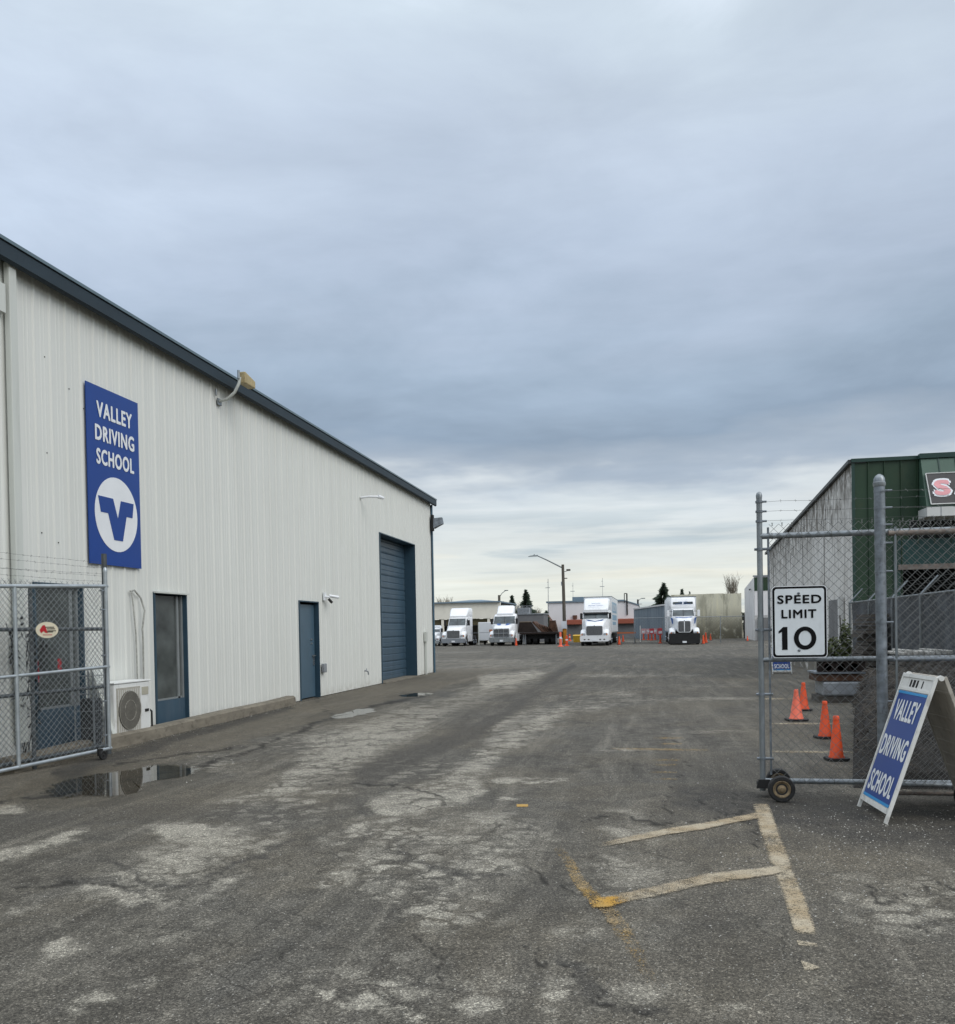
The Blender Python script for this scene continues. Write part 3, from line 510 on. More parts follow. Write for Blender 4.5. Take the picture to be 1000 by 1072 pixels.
PCREAM = paintmat('worn_cream_paint', (.36, .28, .17, 1), (.42, .36, .26, 1), .635); PYEL = paintmat('worn_yellow_paint', (.36, .22, .05, 1), (.34, .25, .13, 1), .665); PYEL2 = paintmat('bright_worn_yellow', (.46, .25, .03, 1), (.42, .27, .08, 1), .63)
def stroke(name, rows, m, label, z=.004):
    """rows: left px, right px, wear"""
    K = 10; C = 6; V_ = []; W_ = []; fl = []
    rws = []
    for (a, b, w0), (c, d, w1) in zip(rows[:-1], rows[1:]):
        for k in range(K):
            t = k/K; rws.append(((a[0]+(c[0]-a[0])*t, a[1]+(c[1]-a[1])*t), (b[0]+(d[0]-b[0])*t, b[1]+(d[1]-b[1])*t), w0+(w1-w0)*t))
    rws.append(rows[-1]); n = len(rws)
    for i, (a, b, w0) in enumerate(rws):
        P0, P1 = G(*a), G(*b); e = P1-P0; end = max(0, 1-min(i, n-1-i)/4.)
        for c in range(C+1):
            f = -.08+1.16*c/C; q = P0+e*f; edge = max(0, (abs(f-.5)-.38)/.2); V_.append((q[0], q[1], z)); W_.append(w0+.13*edge+.05*end)
    for i in range(n-1):
        for c in range(C): fl.append((i*(C+1)+c, i*(C+1)+c+1, (i+1)*(C+1)+c+1, (i+1)*(C+1)+c))
    mb = MB(); mb.add(V_, fl); o = mb.build(name, m, fix=False)
    at = o.data.attributes.new('wear', 'FLOAT', 'POINT'); at.data.foreach_set('value', np.array(W_, np.float32))
    o['kind'] = 'structure'; o['label'] = label
stroke('road_marking', [((789, 842), (804, 842), 0), ((797, 870), (813, 867), -.02), ((799, 880), (818, 878), .08), ((806, 898), (825, 896), .0), ((812, 916), (831, 914), .06), ((822, 940), (841, 938), .0), ((832, 973), (853, 975), -.02), ((834, 979), (856, 982), .25)], PCREAM, 'thick cream stripe running toward the camera')
stroke('road_marking', [((834, 985), (836, 990), 0), ((855, 988), (857, 992), .05)], PCREAM, 'small cream paint remnant under the thick stripe')
stroke('road_marking', [((838, 1006), (843, 1017), .03), ((850, 1010), (860, 1014), .06)], PCREAM, 'lowest scrap of cream paint')
stroke('road_marking', [((628, 941), (626, 951), .02), ((680, 930), (684, 940), .06), ((740, 916), (744, 926), .03), ((806, 909), (808, 917), .0), ((818, 907), (820, 914), .02)], PCREAM, 'lower slanting bay line, cream', .008)
stroke('road_marking', [((615, 943), (620, 953), .06), ((636, 941), (638, 951), -.02), ((664, 936), (668, 944), .24)], PYEL2, 'bright yellow corner where the bay lines meet', .012)
stroke('road_marking', [((626, 884), (628, 888), .12), ((655, 877), (657, 883), .04), ((700, 868), (702, 874), .0), ((735, 863), (737, 869), -.02), ((765, 857), (768, 862), .0), ((795, 851), (799, 857), .0)], PCREAM, 'upper slanting bay line, cream', .008)
stroke('road_marking', [((578, 888), (588, 885), .12), ((590, 905), (602, 902), .08), ((600, 925), (613, 922), .05), ((614, 942), (632, 940), .03), ((632, 958), (646, 954), .1)], PYEL, 'curved faded yellow line left of the bay')
stroke('road_marking', [((625, 950), (645, 948), .06), ((648, 985), (668, 982), .09), ((664, 1010), (680, 1006), .12), ((682, 1040), (694, 1038), .16)], PYEL, 'ghost of a yellow line fading toward the camera', .006)
stroke('road_marking', [((541, 842.5), (541, 844.8), -.1), ((553, 842.5), (553, 844.8), -.1)], PYEL2, 'short yellow dash in the lane')
stroke('road_marking', [((640, 783), (640, 785), .05), ((742, 784.5), (742, 786.5), .05)], PYEL, 'thin yellow line across the lane')
for k, (a, b, y_) in enumerate([(683, 716, 772), (688, 714, 778), (682, 712, 795), (686, 710, 800), (680, 709, 808), (684, 710, 815)]):
    stroke('road_marking', [((a, y_), (a, y_+1.8), .08), ((b, y_), (b, y_+1.8), .05)], PYEL, 'faint yellow hatch mark in the lane')
stroke('road_marking', [((806, 786), (806, 788), .04), ((905, 787), (905, 789), .06)], PCREAM, 'pale line behind the right gate, nearer')
stroke('road_marking', [((806, 757), (806, 758.6), .04), ((885, 757), (885, 758.6), .06)], PCREAM, 'pale line behind the right gate, middle')
stroke('road_marking', [((795, 731), (795, 732.5), .04), ((830, 731), (830, 732.5), .04)], PCREAM, 'pale line behind the right gate, farther')
# loose grit
mb = MB()
def grit(cx, cy, ru, rv, n, s0, s1):
    for _ in range(n):
        u, v = cx+random.gauss(0, ru), cy+random.gauss(0, rv)
        if v < 690 or v > 1090: continue
        g = G(u, v); s = random.uniform(s0, s1); a = random.uniform(0, PI); c, q = math.cos(a)*s, math.sin(a)*s; h = s*random.uniform(.5, .9)
        mb.add([(g[0]-c, g[1]-q, 0), (g[0]+q*.7, g[1]-c*.7, 0), (g[0]+c, g[1]+q*.8, 0), (g[0]-q*.6, g[1]+c, 0), (g[0]+q*.1, g[1]+c*.1, h)], [(0, 1, 4), (1, 2, 4), (2, 3, 4), (3, 0, 4)])
grit(860, 900, 90, 40, 420, .003, .009); grit(920, 862, 60, 14, 220, .003, .010); grit(520, 960, 260, 80, 420, .002, .006); grit(200, 930, 150, 70, 200, .002, .007); grit(200, 785, 60, 14, 90, .004, .012); grit(640, 800, 160, 60, 140, .003, .010); grit(800, 1000, 140, 40, 200, .002, .005)
for _ in range(420):
    y_ = random.uniform(9.5, 33); x_ = -7.9+abs(random.gauss(0, .10)) if y_ > 19.4 else -7.40-(y_-11)*.0345+abs(random.gauss(0, .08)); s_ = random.uniform(.006, .02); a_ = random.uniform(0, PI)
    mb.add([(x_-s_*math.cos(a_), y_-s_*math.sin(a_), .003), (x_+s_*.5*math.sin(a_), y_-s_*.5*math.cos(a_), .012), (x_+s_*math.cos(a_), y_+s_*math.sin(a_), .004), (x_-s_*.5*math.sin(a_), y_+s_*.5*math.cos(a_), .003)], [(0, 1, 2, 3)])
g = mb.build('grit', mat('pale_grit', (.34, .33, .30), .9, 0, .5, (40, 40, 40)), fix=False); g['kind'] = 'stuff'; g['label'] = 'pale loose grit scattered over the asphalt'; g['category'] = 'gravel'
# ---------------------------------------------------------------- left warehouse
XW = -7.98; Y0, Y1 = -8.0, 33.6; ZT = 6.42
WH = thing('warehouse', 'long cream ribbed-metal warehouse with dark blue gutter and blue doors', 'warehouse', (XW, 10, 0))
OPEN = [(10.76, 11.78, 2.32), (13.74, 14.77, 2.30), (20.09, 21.33, 2.34), (26.76, 31.0, 4.61)]
def ribbed():
    pts = []; y = Y0; per = .3345; ph = 10.9 % per
    k0 = int((Y0-ph)/per)-1
    yy = ph+k0*per
    while yy < Y1:
        pts += [(yy-.032, 0), (yy-.014, .021), (yy+.014, .021), (yy+.032, 0), (yy+.12, 0), (yy+.135, .006), (yy+.15, 0), (yy+.195, 0), (yy+.21, .006), (yy+.225, 0)]; yy += per
    pts = [(a, b) for a, b in pts if Y0 < a < Y1]; pts = [(Y0, 0)]+pts+[(Y1, 0)]
    ys = [p[0] for p in pts]; hs = [p[1] for p in pts]
    for a, b, _ in OPEN:
        for e in (a, b): h = float(np.interp(e, ys, hs)); i = int(np.searchsorted(ys, e)); ys.insert(i, e); hs.insert(i, h)
    mb = MB()
    for (ya, ha), (yb, hb) in zip(zip(ys[:-1], hs[:-1]), zip(ys[1:], hs[1:])):
        if yb-ya < 1e-6: continue
        mid = (ya+yb)/2; z0 = .015
        for a, b, zt in OPEN:
            if a < mid < b: z0 = zt
        mb.quad((XW+ha, ya, z0), (XW+hb, yb, z0), (XW+hb, yb, ZT), (XW+ha, ya, ZT))
    return mb
wl = ribbed().build('wall', CLAD, WH, fix=False)
if wl.data.polygons[0].normal.x < 0: wl.data.flip_normals()
XB = -30.
mb = MB()     # other walls, gable ends
for yy in (Y0, Y1): mb.add([(XW-.001, yy, 0), (XB, yy, 0), (XB, yy, ZT), ((XW+XB)/2, yy, 8.6), (XW-.001, yy, ZT)], [(0, 1, 2, 3, 4)])
mb.quad((XB, Y0, 0), (XB, Y1, 0), (XB, Y1, ZT), (XB, Y0, ZT)); mb.build('rear_wall', CLAD, WH)
mb = MB(); xm = (XW+XB)/2
mb.hexa([(XW+.14, Y0-.2, ZT+.06), (XW+.14, Y1+.18, ZT+.06), (xm, Y1+.18, 8.68), (xm, Y0-.2, 8.68), (XW+.14, Y0-.2, ZT+.12), (XW+.14, Y1+.18, ZT+.12), (xm, Y1+.18, 8.75), (xm, Y0-.2, 8.75)])
mb.hexa([(XB-.14, Y0-.2, ZT+.06), (xm, Y0-.2, 8.68), (xm, Y1+.18, 8.68), (XB-.14, Y1+.18, ZT+.06), (XB-.14, Y0-.2, ZT+.12), (xm, Y0-.2, 8.75), (xm, Y1+.18, 8.75), (XB-.14, Y1+.18, ZT+.12)]); mb.build('roof', ROOFB, WH)
gx = XW+.20; mb = MB()
mb.prism([(XW+.033, 6.40), (gx-.05, 6.315), (gx, 6.35), (gx, 6.53), (gx-.02, 6.545), (XW+.033, 6.545)], lambda a, z, k: (a, (Y0-.2, Y1+.19)[k], z)); mb.build('gutter', GUT, WH)
MB().box(gx-.03, gx+.018, Y0-.2, Y1+.20, 6.548, 6.592).build('gutter_lip', GUTL, WH)
MB().box(XW+.035, XW+.075, Y1-.05, Y1+.05, 0, 6.36).box(XW-.2, XW+.074, Y1+.004, Y1+.052, 0, 6.36).build('corner_trim', mat('corner_blue', (.06, .12, .17), .45), WH)
MB().box(XW+.034, XW+.12, 10.29, 10.43, .25, 6.37).build('downspout', TRIMW, WH, bevel=.012)
MB().box(XW+.034, XW+.10, 7.0, 10.24, 5.70, 6.06).build('trim_board', TRIMW, WH)
# doors in openings
def opening(a, b, zt, d, name='door_frame', m=BLUED, fr=.05, hd=True):
    mb = MB(); x0 = XW-d; x1 = XW+.034
    mb.box(x0, x1, b-.006, b+.022, 0, zt+.02).box(x0, x1, a-.022, a+.006, 0, zt+.02).box(x0, x1, a+.006, b-.006, zt-.008, zt+.02)
    return mb.build(name, m, WH)
a, b, zt = OPEN[3]; opening(a, b, zt, .40)
mb = MB(); zz_ = 0; n = 0; hts = [.30, .34, .50, .36, .50, .36, .5, .36, .46, .36, .42, .4]
while zz_ < zt-.02:
    h = min(hts[n % len(hts)]*.93, zt-.01-zz_)
    mb.prism([(XW-.40, zz_+.0), (XW-.375, zz_+.006), (XW-.362, zz_+.05), (XW-.362, zz_+h*.45), (XW-.372, zz_+h*.5), (XW-.362, zz_+h*.55), (XW-.362, zz_+h-.03), (XW-.38, zz_+h-.004), (XW-.40, zz_+h-.003)], lambda p, z, k: (p, (a+.012, b-.012)[k], z)); zz_ += h; n += 1
mb.build('roller_door', BLUE, WH); MB().box(XW-.39, XW+.14, a+.02, b-.02, 0, .022).build('sill', CONC, WH)
a, b, zt = OPEN[2]; opening(a, b, zt, .14)
dr = MB().box(XW-.12, XW-.075, a+.05, b-.05, .03, zt-.06).build('door', mat('personnel_door_blue', (.062, .112, .155), .4, 0, .08), WH, bevel=.004)
MB().box(XW-.075, XW-.035, b-.24, b-.06, 1.02, 1.05).box(XW-.075, XW-.06, b-.18, b-.10, .80, 1.02).build('handle', CHROME, dr)
MB().box(XW-.075, XW-.055, b-.32, b-.22, 1.42, 1.45).build('deadbolt', CHROME, dr); MB().box(XW-.075, XW-.055, b-.30, b-.24, 1.32, 1.35).build('deadbolt', CHROME, dr)
for z_ in (.25, 1.1, 1.95): MB().box(XW-.08, XW-.055, a+.02, a+.06, z_, z_+.12).build('hinge', BLUED, dr)
def glazed(a, b, zt, zp, nm):
    opening(a, b, zt, .12, 'window_frame', mat('blue_window_frame', (.03, .065, .095), .45))
    f = MB(); f.box(XW-.11, XW-.03, a+.008, b-.008, .0, zp).build('kick_panel', BLUE, WH)
    MB().box(XW-.085, XW-.075, a+.03, b-.03, zp, zt-.03).build('glass_pane', GLASS, WH)
    MB().box(XW-.073, XW-.05, b-.20, b-.13, zp, zt-.03).box(XW-.073, XW-.05, a+.03, b-.03, zp+.002, zp+.03).box(XW-.073, XW-.04, b-.06, b-.01, zp, zt-.02).build('window_mullion', mat('aluminium_mullion', (.28, .30, .30), .5, .3), WH)
glazed(*OPEN[1], .50, 'w1'); glazed(*OPEN[0], .62, 'w2')
MB().box(XW+.03, XW+.07, 13.70, 14.82, 2.30, 2.325).build('window_drip', TRIMW, WH)
MB().box(XW-.073, XW-.070, 10.85, 10.93, 1.0, 1.32).build('window_sticker', REDS, WH); MB().box(XW-.073, XW-.070, 11.33, 11.41, 1.12, 1.30).build('window_sticker', REDS, WH)
mb = MB()
for y_, z_ in [(11.1, 5.4), (11.62, 5.1), (11.95, 4.9), (12.8, 4.6), (13.3, 4.55), (11.1, 4.1), (11.3, 2.9), (10.95, 3.0), (13.05, 4.4)]: MB().box(XW, XW+.01, y_, y_+.012, z_, z_+.016).build('wall_bracket', DARK, WH)
MB().box(XW+.03, XW+.09, 32.18, 32.26, 0, 1.2).box(XW+.03, XW+.12, 32.1, 32.34, 1.2, 1.55).build('conduit', TRIMW, WH)
# wall things
bs = thing('banner_sign', 'tall blue driving school sign with white letters and a V in a circle', 'sign', (XW+.05, 12.63, 4.0))
ya, yb = 11.95, 13.32; za, zb = 2.67, 5.31
MB().box(XW+.036, XW+.05, ya, yb, za, zb).build('sign_panel', SIGNB, bs)
xs = XW+.054
for s_, z_ in (('VALLEY', 4.97), ('DRIVING', 4.62), ('SCHOOL', 4.27)): text(s_, 'lettering', SIGNW, bs, (xs, 12.66, z_), (0, 1, 0), (0, 0, 1), {'VALLEY': .92, 'DRIVING': 1.02, 'SCHOOL': .98}[s_], .22, .045)
mb = MB(); cz, cy, rc = 3.45, 12.66, .565
mb.prism([(rc*math.cos(t*PI/24), rc*math.sin(t*PI/24)) for t in range(48)], lambda p, q, k: (xs-.003+.004*k, cy+p, cz+q)); mb.build('white_disc', SIGNW, bs)
vp = [(-.48, .235), (-.10, .235), (.02, -.06), (.11, .225), (.46, .225), (.42, .0), (.255, .0), (.14, -.39), (-.09, -.39), (-.235, .0), (-.42, .0)]
MB().prism(vp, lambda p, q, k: (xs+.002+.004*k, cy+p, cz+q)).build('v_emblem', SIGNB, bs)
fl = thing('floodlight', 'weathered tan floodlight on a curved arm over the gutter', 'wall lamp', (XW, 16.2, 6.0))
MB().tube([(XW+.03, 16.2, 6.04), (XW+.22, 16.17, 6.07), (XW+.38, 16.15, 6.18), (XW+.47, 16.15, 6.34), (XW+.49, 16.15, 6.46)], .028, 8).build('arm', TRIMW, fl, True)
MB().box(XW+.03, XW+.05, 16.12, 16.28, 5.97, 6.09).cyl((XW+.05, 16.05, 6.12), (XW+.05, 16.05, 6.24), .02).build('bracket', GALV, fl)
MB().hexa([(XW+.42, 16.22, 6.36), (XW+.58, 16.22, 6.36), (XW+.58, 16.66, 6.36), (XW+.42, 16.66, 6.36), (XW+.42, 16.20, 6.58), (XW+.58, 16.20, 6.58), (XW+.58, 16.66, 6.50), (XW+.42, 16.66, 6.50)]).build('lamp_housing', TAN, fl, bevel=.02)
MB().cyl((XW+.48, 16.12, 6.42), (XW+.48, 16.12, 6.58), .025).build('junction_box', GALV, fl)
pl = MB(); pl.tube([(XW+.03, 24.9, 5.42), (XW+.25, 24.95, 5.45), (XW+.50, 25.08, 5.45)], .032, 8).tube([(XW+.50, 25.08, 5.46), (XW+.62, 25.2, 5.42)], [.06, .04], 8)
tag(pl.build('wall_light', SIGNW, None, True), 'white arm light projecting high on the wall left of the roller door', 'wall lamp')
cm = thing('security_camera', 'white security camera beside the blue personnel door', 'camera', (XW, 21.75, 2.5))
MB().box(XW+.03, XW+.07, 21.66, 21.80, 2.40, 2.60).tube([(XW+.05, 21.73, 2.5), (XW+.16, 21.78, 2.48)], .025, 6).build('mount', SIGNW, cm)
MB().cyl((XW+.14, 21.80, 2.52), (XW+.34, 21.95, 2.48), .038).build('camera_body', SIGNW, cm, True); MB().cyl((XW+.14, 21.76, 2.44), (XW+.22, 21.8, 2.34), .035).build('lens', DARK, cm)
fl2 = thing('corner_floodlight', 'dark floodlight on the far corner of the warehouse', 'wall lamp', (XW, 33.5, 5.6))
MB().box(XW+.08, XW+.16, 33.3, 33.5, 5.35, 5.95).build('bracket', DARK, fl2); MB().hexa([(XW+.16, 33.35, 5.45), (XW+.50, 33.45, 5.62), (XW+.50, 33.65, 5.62), (XW+.16, 33.65, 5.45), (XW+.14, 33.35, 5.82), (XW+.46, 33.45, 5.86), (XW+.46, 33.65, 5.86), (XW+.14, 33.65, 5.82)]).build('lamp_housing', GALVD, fl2)
tag(MB().box(XW+.03, XW+.10, 21.45, 21.66, .60, .82).build('outlet_box', GREYM, None, bevel=.01), 'small grey box low on the wall right of the personnel door', 'electrical box')
mb = MB(); mb.tube([(XW+.03, 24.95, .48), (XW+.12, 24.98, .46), (XW+.13, 25.0, .36)], .018, 6).cyl((XW+.06, 24.97, .47), (XW+.06, 25.06, .53), .012)
tag(mb.build('hose_tap', GALVD, None), 'little wall tap left of the roller door', 'tap')
# air conditioner
ac = thing('air_conditioner', 'cream outdoor air conditioner unit behind the curb', 'air conditioner', (-7.7, 13.05, .1))
ax0, ax1, ay0, ay1 = -7.90, -7.56, 11.90, 12.86
MB().box(ax0, ax1, ay0, ay1, .12, .90).build('housing', ACW, ac, bevel=.02)
MB().box(ax0, ax1+.012, ay0-.01, ay1+.01, .902, .925).build('top_cover', ACW, ac, bevel=.006)
MB().box(ax1+.002, ax1+.014, ay0+.05, ay0+.66, .16, .84).build('fan_grille', ACG, ac)
mb = MB(); mb.lathe([(.29, ax1+.016), (.29, ax1+.022), (.27, ax1+.026), (0.01, ax1+.028)], 28, 'x', (0, ay0+.36, .50)); fan = mb.build('fan', ACF, ac)
mb = MB()
for r_ in (.15, .285):
    mb.tube([(ax1+.034, ay0+.36+r_*math.cos(t*PI/14), .50+r_*math.sin(t*PI/14)) for t in range(29)], .003, 4)
for t in range(19):
    d_ = -.27+t*.03; e_ = math.sqrt(.285**2-d_*d_); mb.tube([(ax1+.034, ay0+.36+d_, .50-e_), (ax1+.034, ay0+.36+d_, .50+e_)], .0025, 4)
mb.build('wire_guard', ACG, ac)
mb = MB()
for q in range(12): mb.box(ax1+.014, ax1+.018, ay0+.08+q*.0495, ay0+.086+q*.0495, .17, .81)
mb.build('grille_slat', ACW, ac)
MB().box(ax1+.002, ax1+.006, ay0+.72, ay0+.90, .70, .82).build('rating_label', mat('beige_label', (.42, .40, .32), .6), ac); MB().box(ax1+.002, ax1+.01, ay0+.80, ay0+.90, .44, .48).build('handle', DARK, ac)
MB().box(ax0+.02, ax1-.02, ay0+.05, ay0+.15, .0, .12).build('foot', CONC, ac); MB().box(ax0+.02, ax1-.02, ay1-.15, ay1-.05, 0, .12).build('foot', CONC, ac)
MB().tube([(ax1-.1, ay1+.01, .52), (ax1-.04, ay1+.10, .42), (ax1-.05, ay1+.12, .15)], .016, 6).build('hose', DARK, ac, True)
mb = MB(); mb.tube([(XW+.06, 13.12, .3), (XW+.06, 13.10, 1.6), (XW+.07, 13.02, 2.1), (XW+.05, 13.02, 2.28)], .012, 6).tube([(XW+.07, 13.26, .3), (XW+.06, 13.30, 1.5), (XW+.10, 13.22, 1.7), (XW+.10, 13.30, 2.0), (XW+.06, 13.26, 2.2), (XW+.05, 13.10, 2.32), (XW+.05, 12.98, 2.30)], .014, 6)
tag(mb.build('coolant_pipes', mat('pipe_lagging', (.38, .38, .35), .8, 0, .3, (20, 20, 20)), None, True), 'pair of lagged pipes climbing the wall from the air conditioner', 'pipe')
# curb
cur = [(x_, z_) for x_, z_ in ((0, 0), (0, .16), (.03, .185), (.19, .185), (.235, .15), (.25, 0))]
mb = MB(); rings = []
for y_ in np.arange(9.5, 19.35, .18):
    f = .02*math.sin(y_*2.1)+random.uniform(-.006, .006); xa = -7.42-(y_-11)*.0345-max(0, y_-17)*.02; zs = 1+.05*math.sin(y_*1.7)
    rings.append([(xa-.25+x_+f+random.uniform(-.004, .004), y_, z_*zs) for x_, z_ in cur])
mb.loft(rings); tag(mb.build('concrete_curb', CONC, None), 'long weathered concrete curb at the foot of the warehouse wall', 'curb')
# dead creeper on the wall behind the left gate
mb = MB()
for k in range(7):
    q = Vector((XW+.06, 10.45+random.uniform(-.08, .2), .05)); pts = [q.copy()]
    for i in range(9): q = q+Vector((random.uniform(-.01, .02), random.uniform(-.09, .09), random.uniform(.12, .24))); pts.append(q.copy())
    mb.tube(pts, .006, 4)
    for q in pts[3:]:
        for _ in range(5):
            a_ = q+Vector((random.uniform(0, .05), random.uniform(-.07, .07), random.uniform(-.1, .1))); d1 = Vector((random.uniform(-.3, .3), random.uniform(-1, 1), random.uniform(-1, 1))).normalized()*.035; d2 = Vector((.3, random.uniform(-1, 1), random.uniform(-1, 1))).normalized()*.025
            mb.quad(a_-d1, a_-d2, a_+d1, a_+d2)
tag(mb.build('dead_creeper', DARK, None, fix=False), 'black withered creeper on the wall behind the left gate', 'plant')
# wire rack between gate and wall
rk = thing('wire_rack', 'tall grey wire rack standing behind the end of the left gate', 'rack', (-7.55, 11.3, 0))
mb = MB()
for x_ in (-7.7, -7.42):
    for y_ in (11.18, 11.50): mb.cyl((x_, y_, 0), (x_, y_, 1.12), .012, n=6)
mb.build('upright', GALV, rk); mb = MB()
for z_ in (.12, .35, .58, .81, 1.06):
    mb.cyl((-7.42, 11.18, z_), (-7.42, 11.50, z_), .006, n=4).cyl((-7.7, 11.18, z_), (-7.7, 11.50, z_), .006, n=4).cyl((-7.7, 11.18, z_), (-7.42, 11.18, z_), .006, n=4)
for y_ in np.arange(11.21, 11.50, .045): mb.cyl((-7.42, y_, .1), (-7.42, y_, 1.08), .003, n=4)
mb.build('wire_grid', GALV, rk); MB().box(-7.66, -7.46, 11.22, 11.46, .05, .75).build('dark_bundle', mat('dark_sheet', (.03, .033, .036), .7, 0, .4, (8, 8, 8)), rk, bevel=.03)
tag(MB().hexa([(-7.56, 11.83, .02), (-7.50, 11.83, .02), (-7.50, 12.1, .02), (-7.56, 12.1, .02), (-7.90, 11.83, 1.12), (-7.86, 11.83, 1.12), (-7.86, 12.1, 1.12), (-7.90, 12.1, 1.12)]).build('leaning_board', TRIMW, None), 'pale grey board leaning on the wall behind the left gate', 'board')
# ---------------------------------------------------------------- chain-link gates, left
def wheel(name, parent, c, r, wd, axis='y', m=RUBBER, rim=RIM, local=True):
    o = MB().lathe([(r*.62, -wd*.3), (r*.72, -wd*.46), (r*.93, -wd*.46), (r, -wd*.25), (r, wd*.25), (r*.93, wd*.46), (r*.72, wd*.46), (r*.62, wd*.3)], 26, axis, c)
    t = o.build(name, m, parent, True, local=local)
    MB().lathe([(r*.15, -wd*.52), (r*.17, -wd*.4), (r*.40, -wd*.25), (r*.60, -wd*.46), (r*.66, -wd*.44), (r*.66, wd*.44), (r*.60, wd*.46), (r*.40, wd*.25), (r*.17, wd*.4), (r*.15, wd*.52)], 26, axis, c).build('rim', rim, parent, True, local=local)
    return t
GL = thing('sliding_gate', 'open chain-link gate with bright frame and oval sign, parked along the warehouse', 'gate', (-6.99, 10.86, 0), math.atan2(-1.5, -.37))
# local x runs toward the camera, z up; droop of the near end
Lg_ = 4.6; dr_ = lambda x_: -.055*x_/1.54
def rail(mb, x0, x1, z, r, y=0): mb.cyl((x0, y, z+dr_(x0)), (x1, y, z+dr_(x1)), r)
mb = MB(); rail(mb, -.03, Lg_, 2.26, .024); rail(mb, -.03, Lg_, 1.20, .021); rail(mb, -.03, Lg_, .12, .024)
for x_ in (0, 1.37, 2.85, Lg_): mb.cyl((x_, 0, .12+dr_(x_)), (x_, 0, (2.46 if x_ == 0 else 2.26)+dr_(x_)), .024 if x_ else .026)
mb.lathe([(.028, 2.44), (.03, 2.47), (.02, 2.5), (.004, 2.51)], 12, 'z', (0, 0, 0)); mb.build('gate_frame', mat('bright_gate_tube', (.42, .46, .48), .35, .5, .15, (9, 9, 9)), GL, True, local=True)
mb = MB()
for z_ in (.3, .75, 1.35, 1.95, 2.2): mb.cyl((-.01, 0, z_), (.09, .0, z_), .012, n=6)
mb.cyl((.07, .01, .15), (.07, .01, 2.24), .008, n=5); mb.build('tension_bar', GALV, GL, local=True)
mb = MB(); chainlink(mb, Lg_-.06, .10, 2.31, .083, .0023, .05); o = mb.build('wire_mesh', WIREL, GL, local=True)
mb = MB(); barbed(mb, (0, -.02, 2.42), (Lg_, -.02, 2.44)); mb.build('barbed_wire', WIRED, GL, local=True)
os_ = thing('oval_sign', 'small cream oval plate with a red emblem on the left gate', 'sign', (-7.23, 9.96, 1.69), GL.rotation_euler[2]); os_.scale = (1.3, 1, 1.12)
MB().prism([(.125*math.cos(t*PI/20), .088*math.sin(t*PI/20)) for t in range(40)], lambda p, q, k: (p, .02+.006*k, q)).build('plate', CREAMS, os_, local=True)
MB().prism([(.07+.03, -.035), (.07+.045, .0), (.07+.012, .05), (.07-.012, .055), (.07-.045, -.035), (.07-.015, -.03), (.07, -.01)], lambda p, q, k: (p-.03, .027+.002*k, q)).build('red_emblem', REDS, os_, local=True)
mb = MB()
for z_, a_, b_ in ((.03, -.075, .02), (.012, -.085, .0), (-.01, -.095, -.0), (-.022, -.06, .005)):
    x_ = a_
    while x_ < b_: w_ = random.uniform(.006, .014); mb.box(x_, x_+w_, .027, .029, z_-.005, z_+.006); x_ += w_+.004
mb.build('small_print', BLACK, os_, local=True)
mb = MB()
x_ = -.05
while x_ < .04: w_ = random.uniform(.006, .012); mb.box(x_, x_+w_, .027, .029, -.058, -.049); x_ += w_+.004
mb.build('red_print', REDS, os_, local=True)
for nm, y_ in (('caster_wheel', .0),):
    wheel(nm, GL, (.20, .10, .06), .06, .04, 'y', RUBBER, DARK); MB().box(.17, .23, .03, .07, .05, .14).build('wheel_bracket', DARK, GL, local=True)
FB = thing('fixed_gate', 'dull chain-link gate with dark posts standing right behind the left one', 'gate', (-7.22, 11.2, 0), math.atan2(-1.0, -.10))
mb = MB()
for x_ in (0, 1.35, 4.2): mb.cyl((x_, 0, 0), (x_, 0, 2.72 if x_ == 0 else 2.2), .036 if x_ == 0 else .026)
for z_ in (1.70, .92, .12): mb.cyl((0, 0, z_), (4.2, 0, z_), .024)
mb.build('post_and_rails', mat('dark_old_tube', (.085, .095, .10), .55, .4, .3, (9, 9, 9)), FB, True, local=True)
mb = MB(); chainlink(mb, 4.2, .08, 2.30, .08, .0021); mb.build('wire_mesh', WIRED, FB, local=True)
for z0_, y_ in ((2.40, .0), (2.48, -.05), (2.58, 0.05), (2.66, 0)): mb = MB(); barbed(mb, (0, y_, z0_-.06), (4.2, y_, z0_+.02), sag=.03); mb.build('barbed_wire', WIRED, FB, local=True)
# ---------------------------------------------------------------- right gate, fence, sign
YG = 8.80
GR = thing('sliding_gate', 'right-hand chain-link gate on a rubber wheel, carrying the speed limit sign', 'gate', (1.05, YG, 0))
mb = MB(); mb.cyl((1.05, YG, .05), (1.05, YG, 2.81), .026, n=16).lathe([(.027, 2.77), (.029, 2.80), (.021, 2.825), (.006, 2.835)], 14, 'z', (1.05, YG, 0)).build('end_post', GALV, GR, True)
XR = 6.2
mb = MB(); mb.cyl((1.05, YG, 2.42), (XR, YG, 2.42), .027, n=12).build('top_rail', GALV, GR, True)
MB().cyl((1.05, YG, 1.27), (XR, YG, 1.275), .022, n=12).build('middle_rail', GALV, GR, True)
MB().cyl((1.05, YG, .14), (XR, YG, .14), .025, n=12).build('bottom_rail', GALV, GR, True)
mb = MB(); mb.cyl((1.125, YG-.01, .2), (1.125, YG-.01, 2.5), .010, n=6)
for z_ in (.35, .95, 1.55, 2.30): mb.cyl((1.00, YG-.01, z_), (1.15, YG-.015, z_), .013, n=6).lathe([(.034, z_-.012), (.034, z_+.012)], 12, 'z', (1.05, YG, 0))
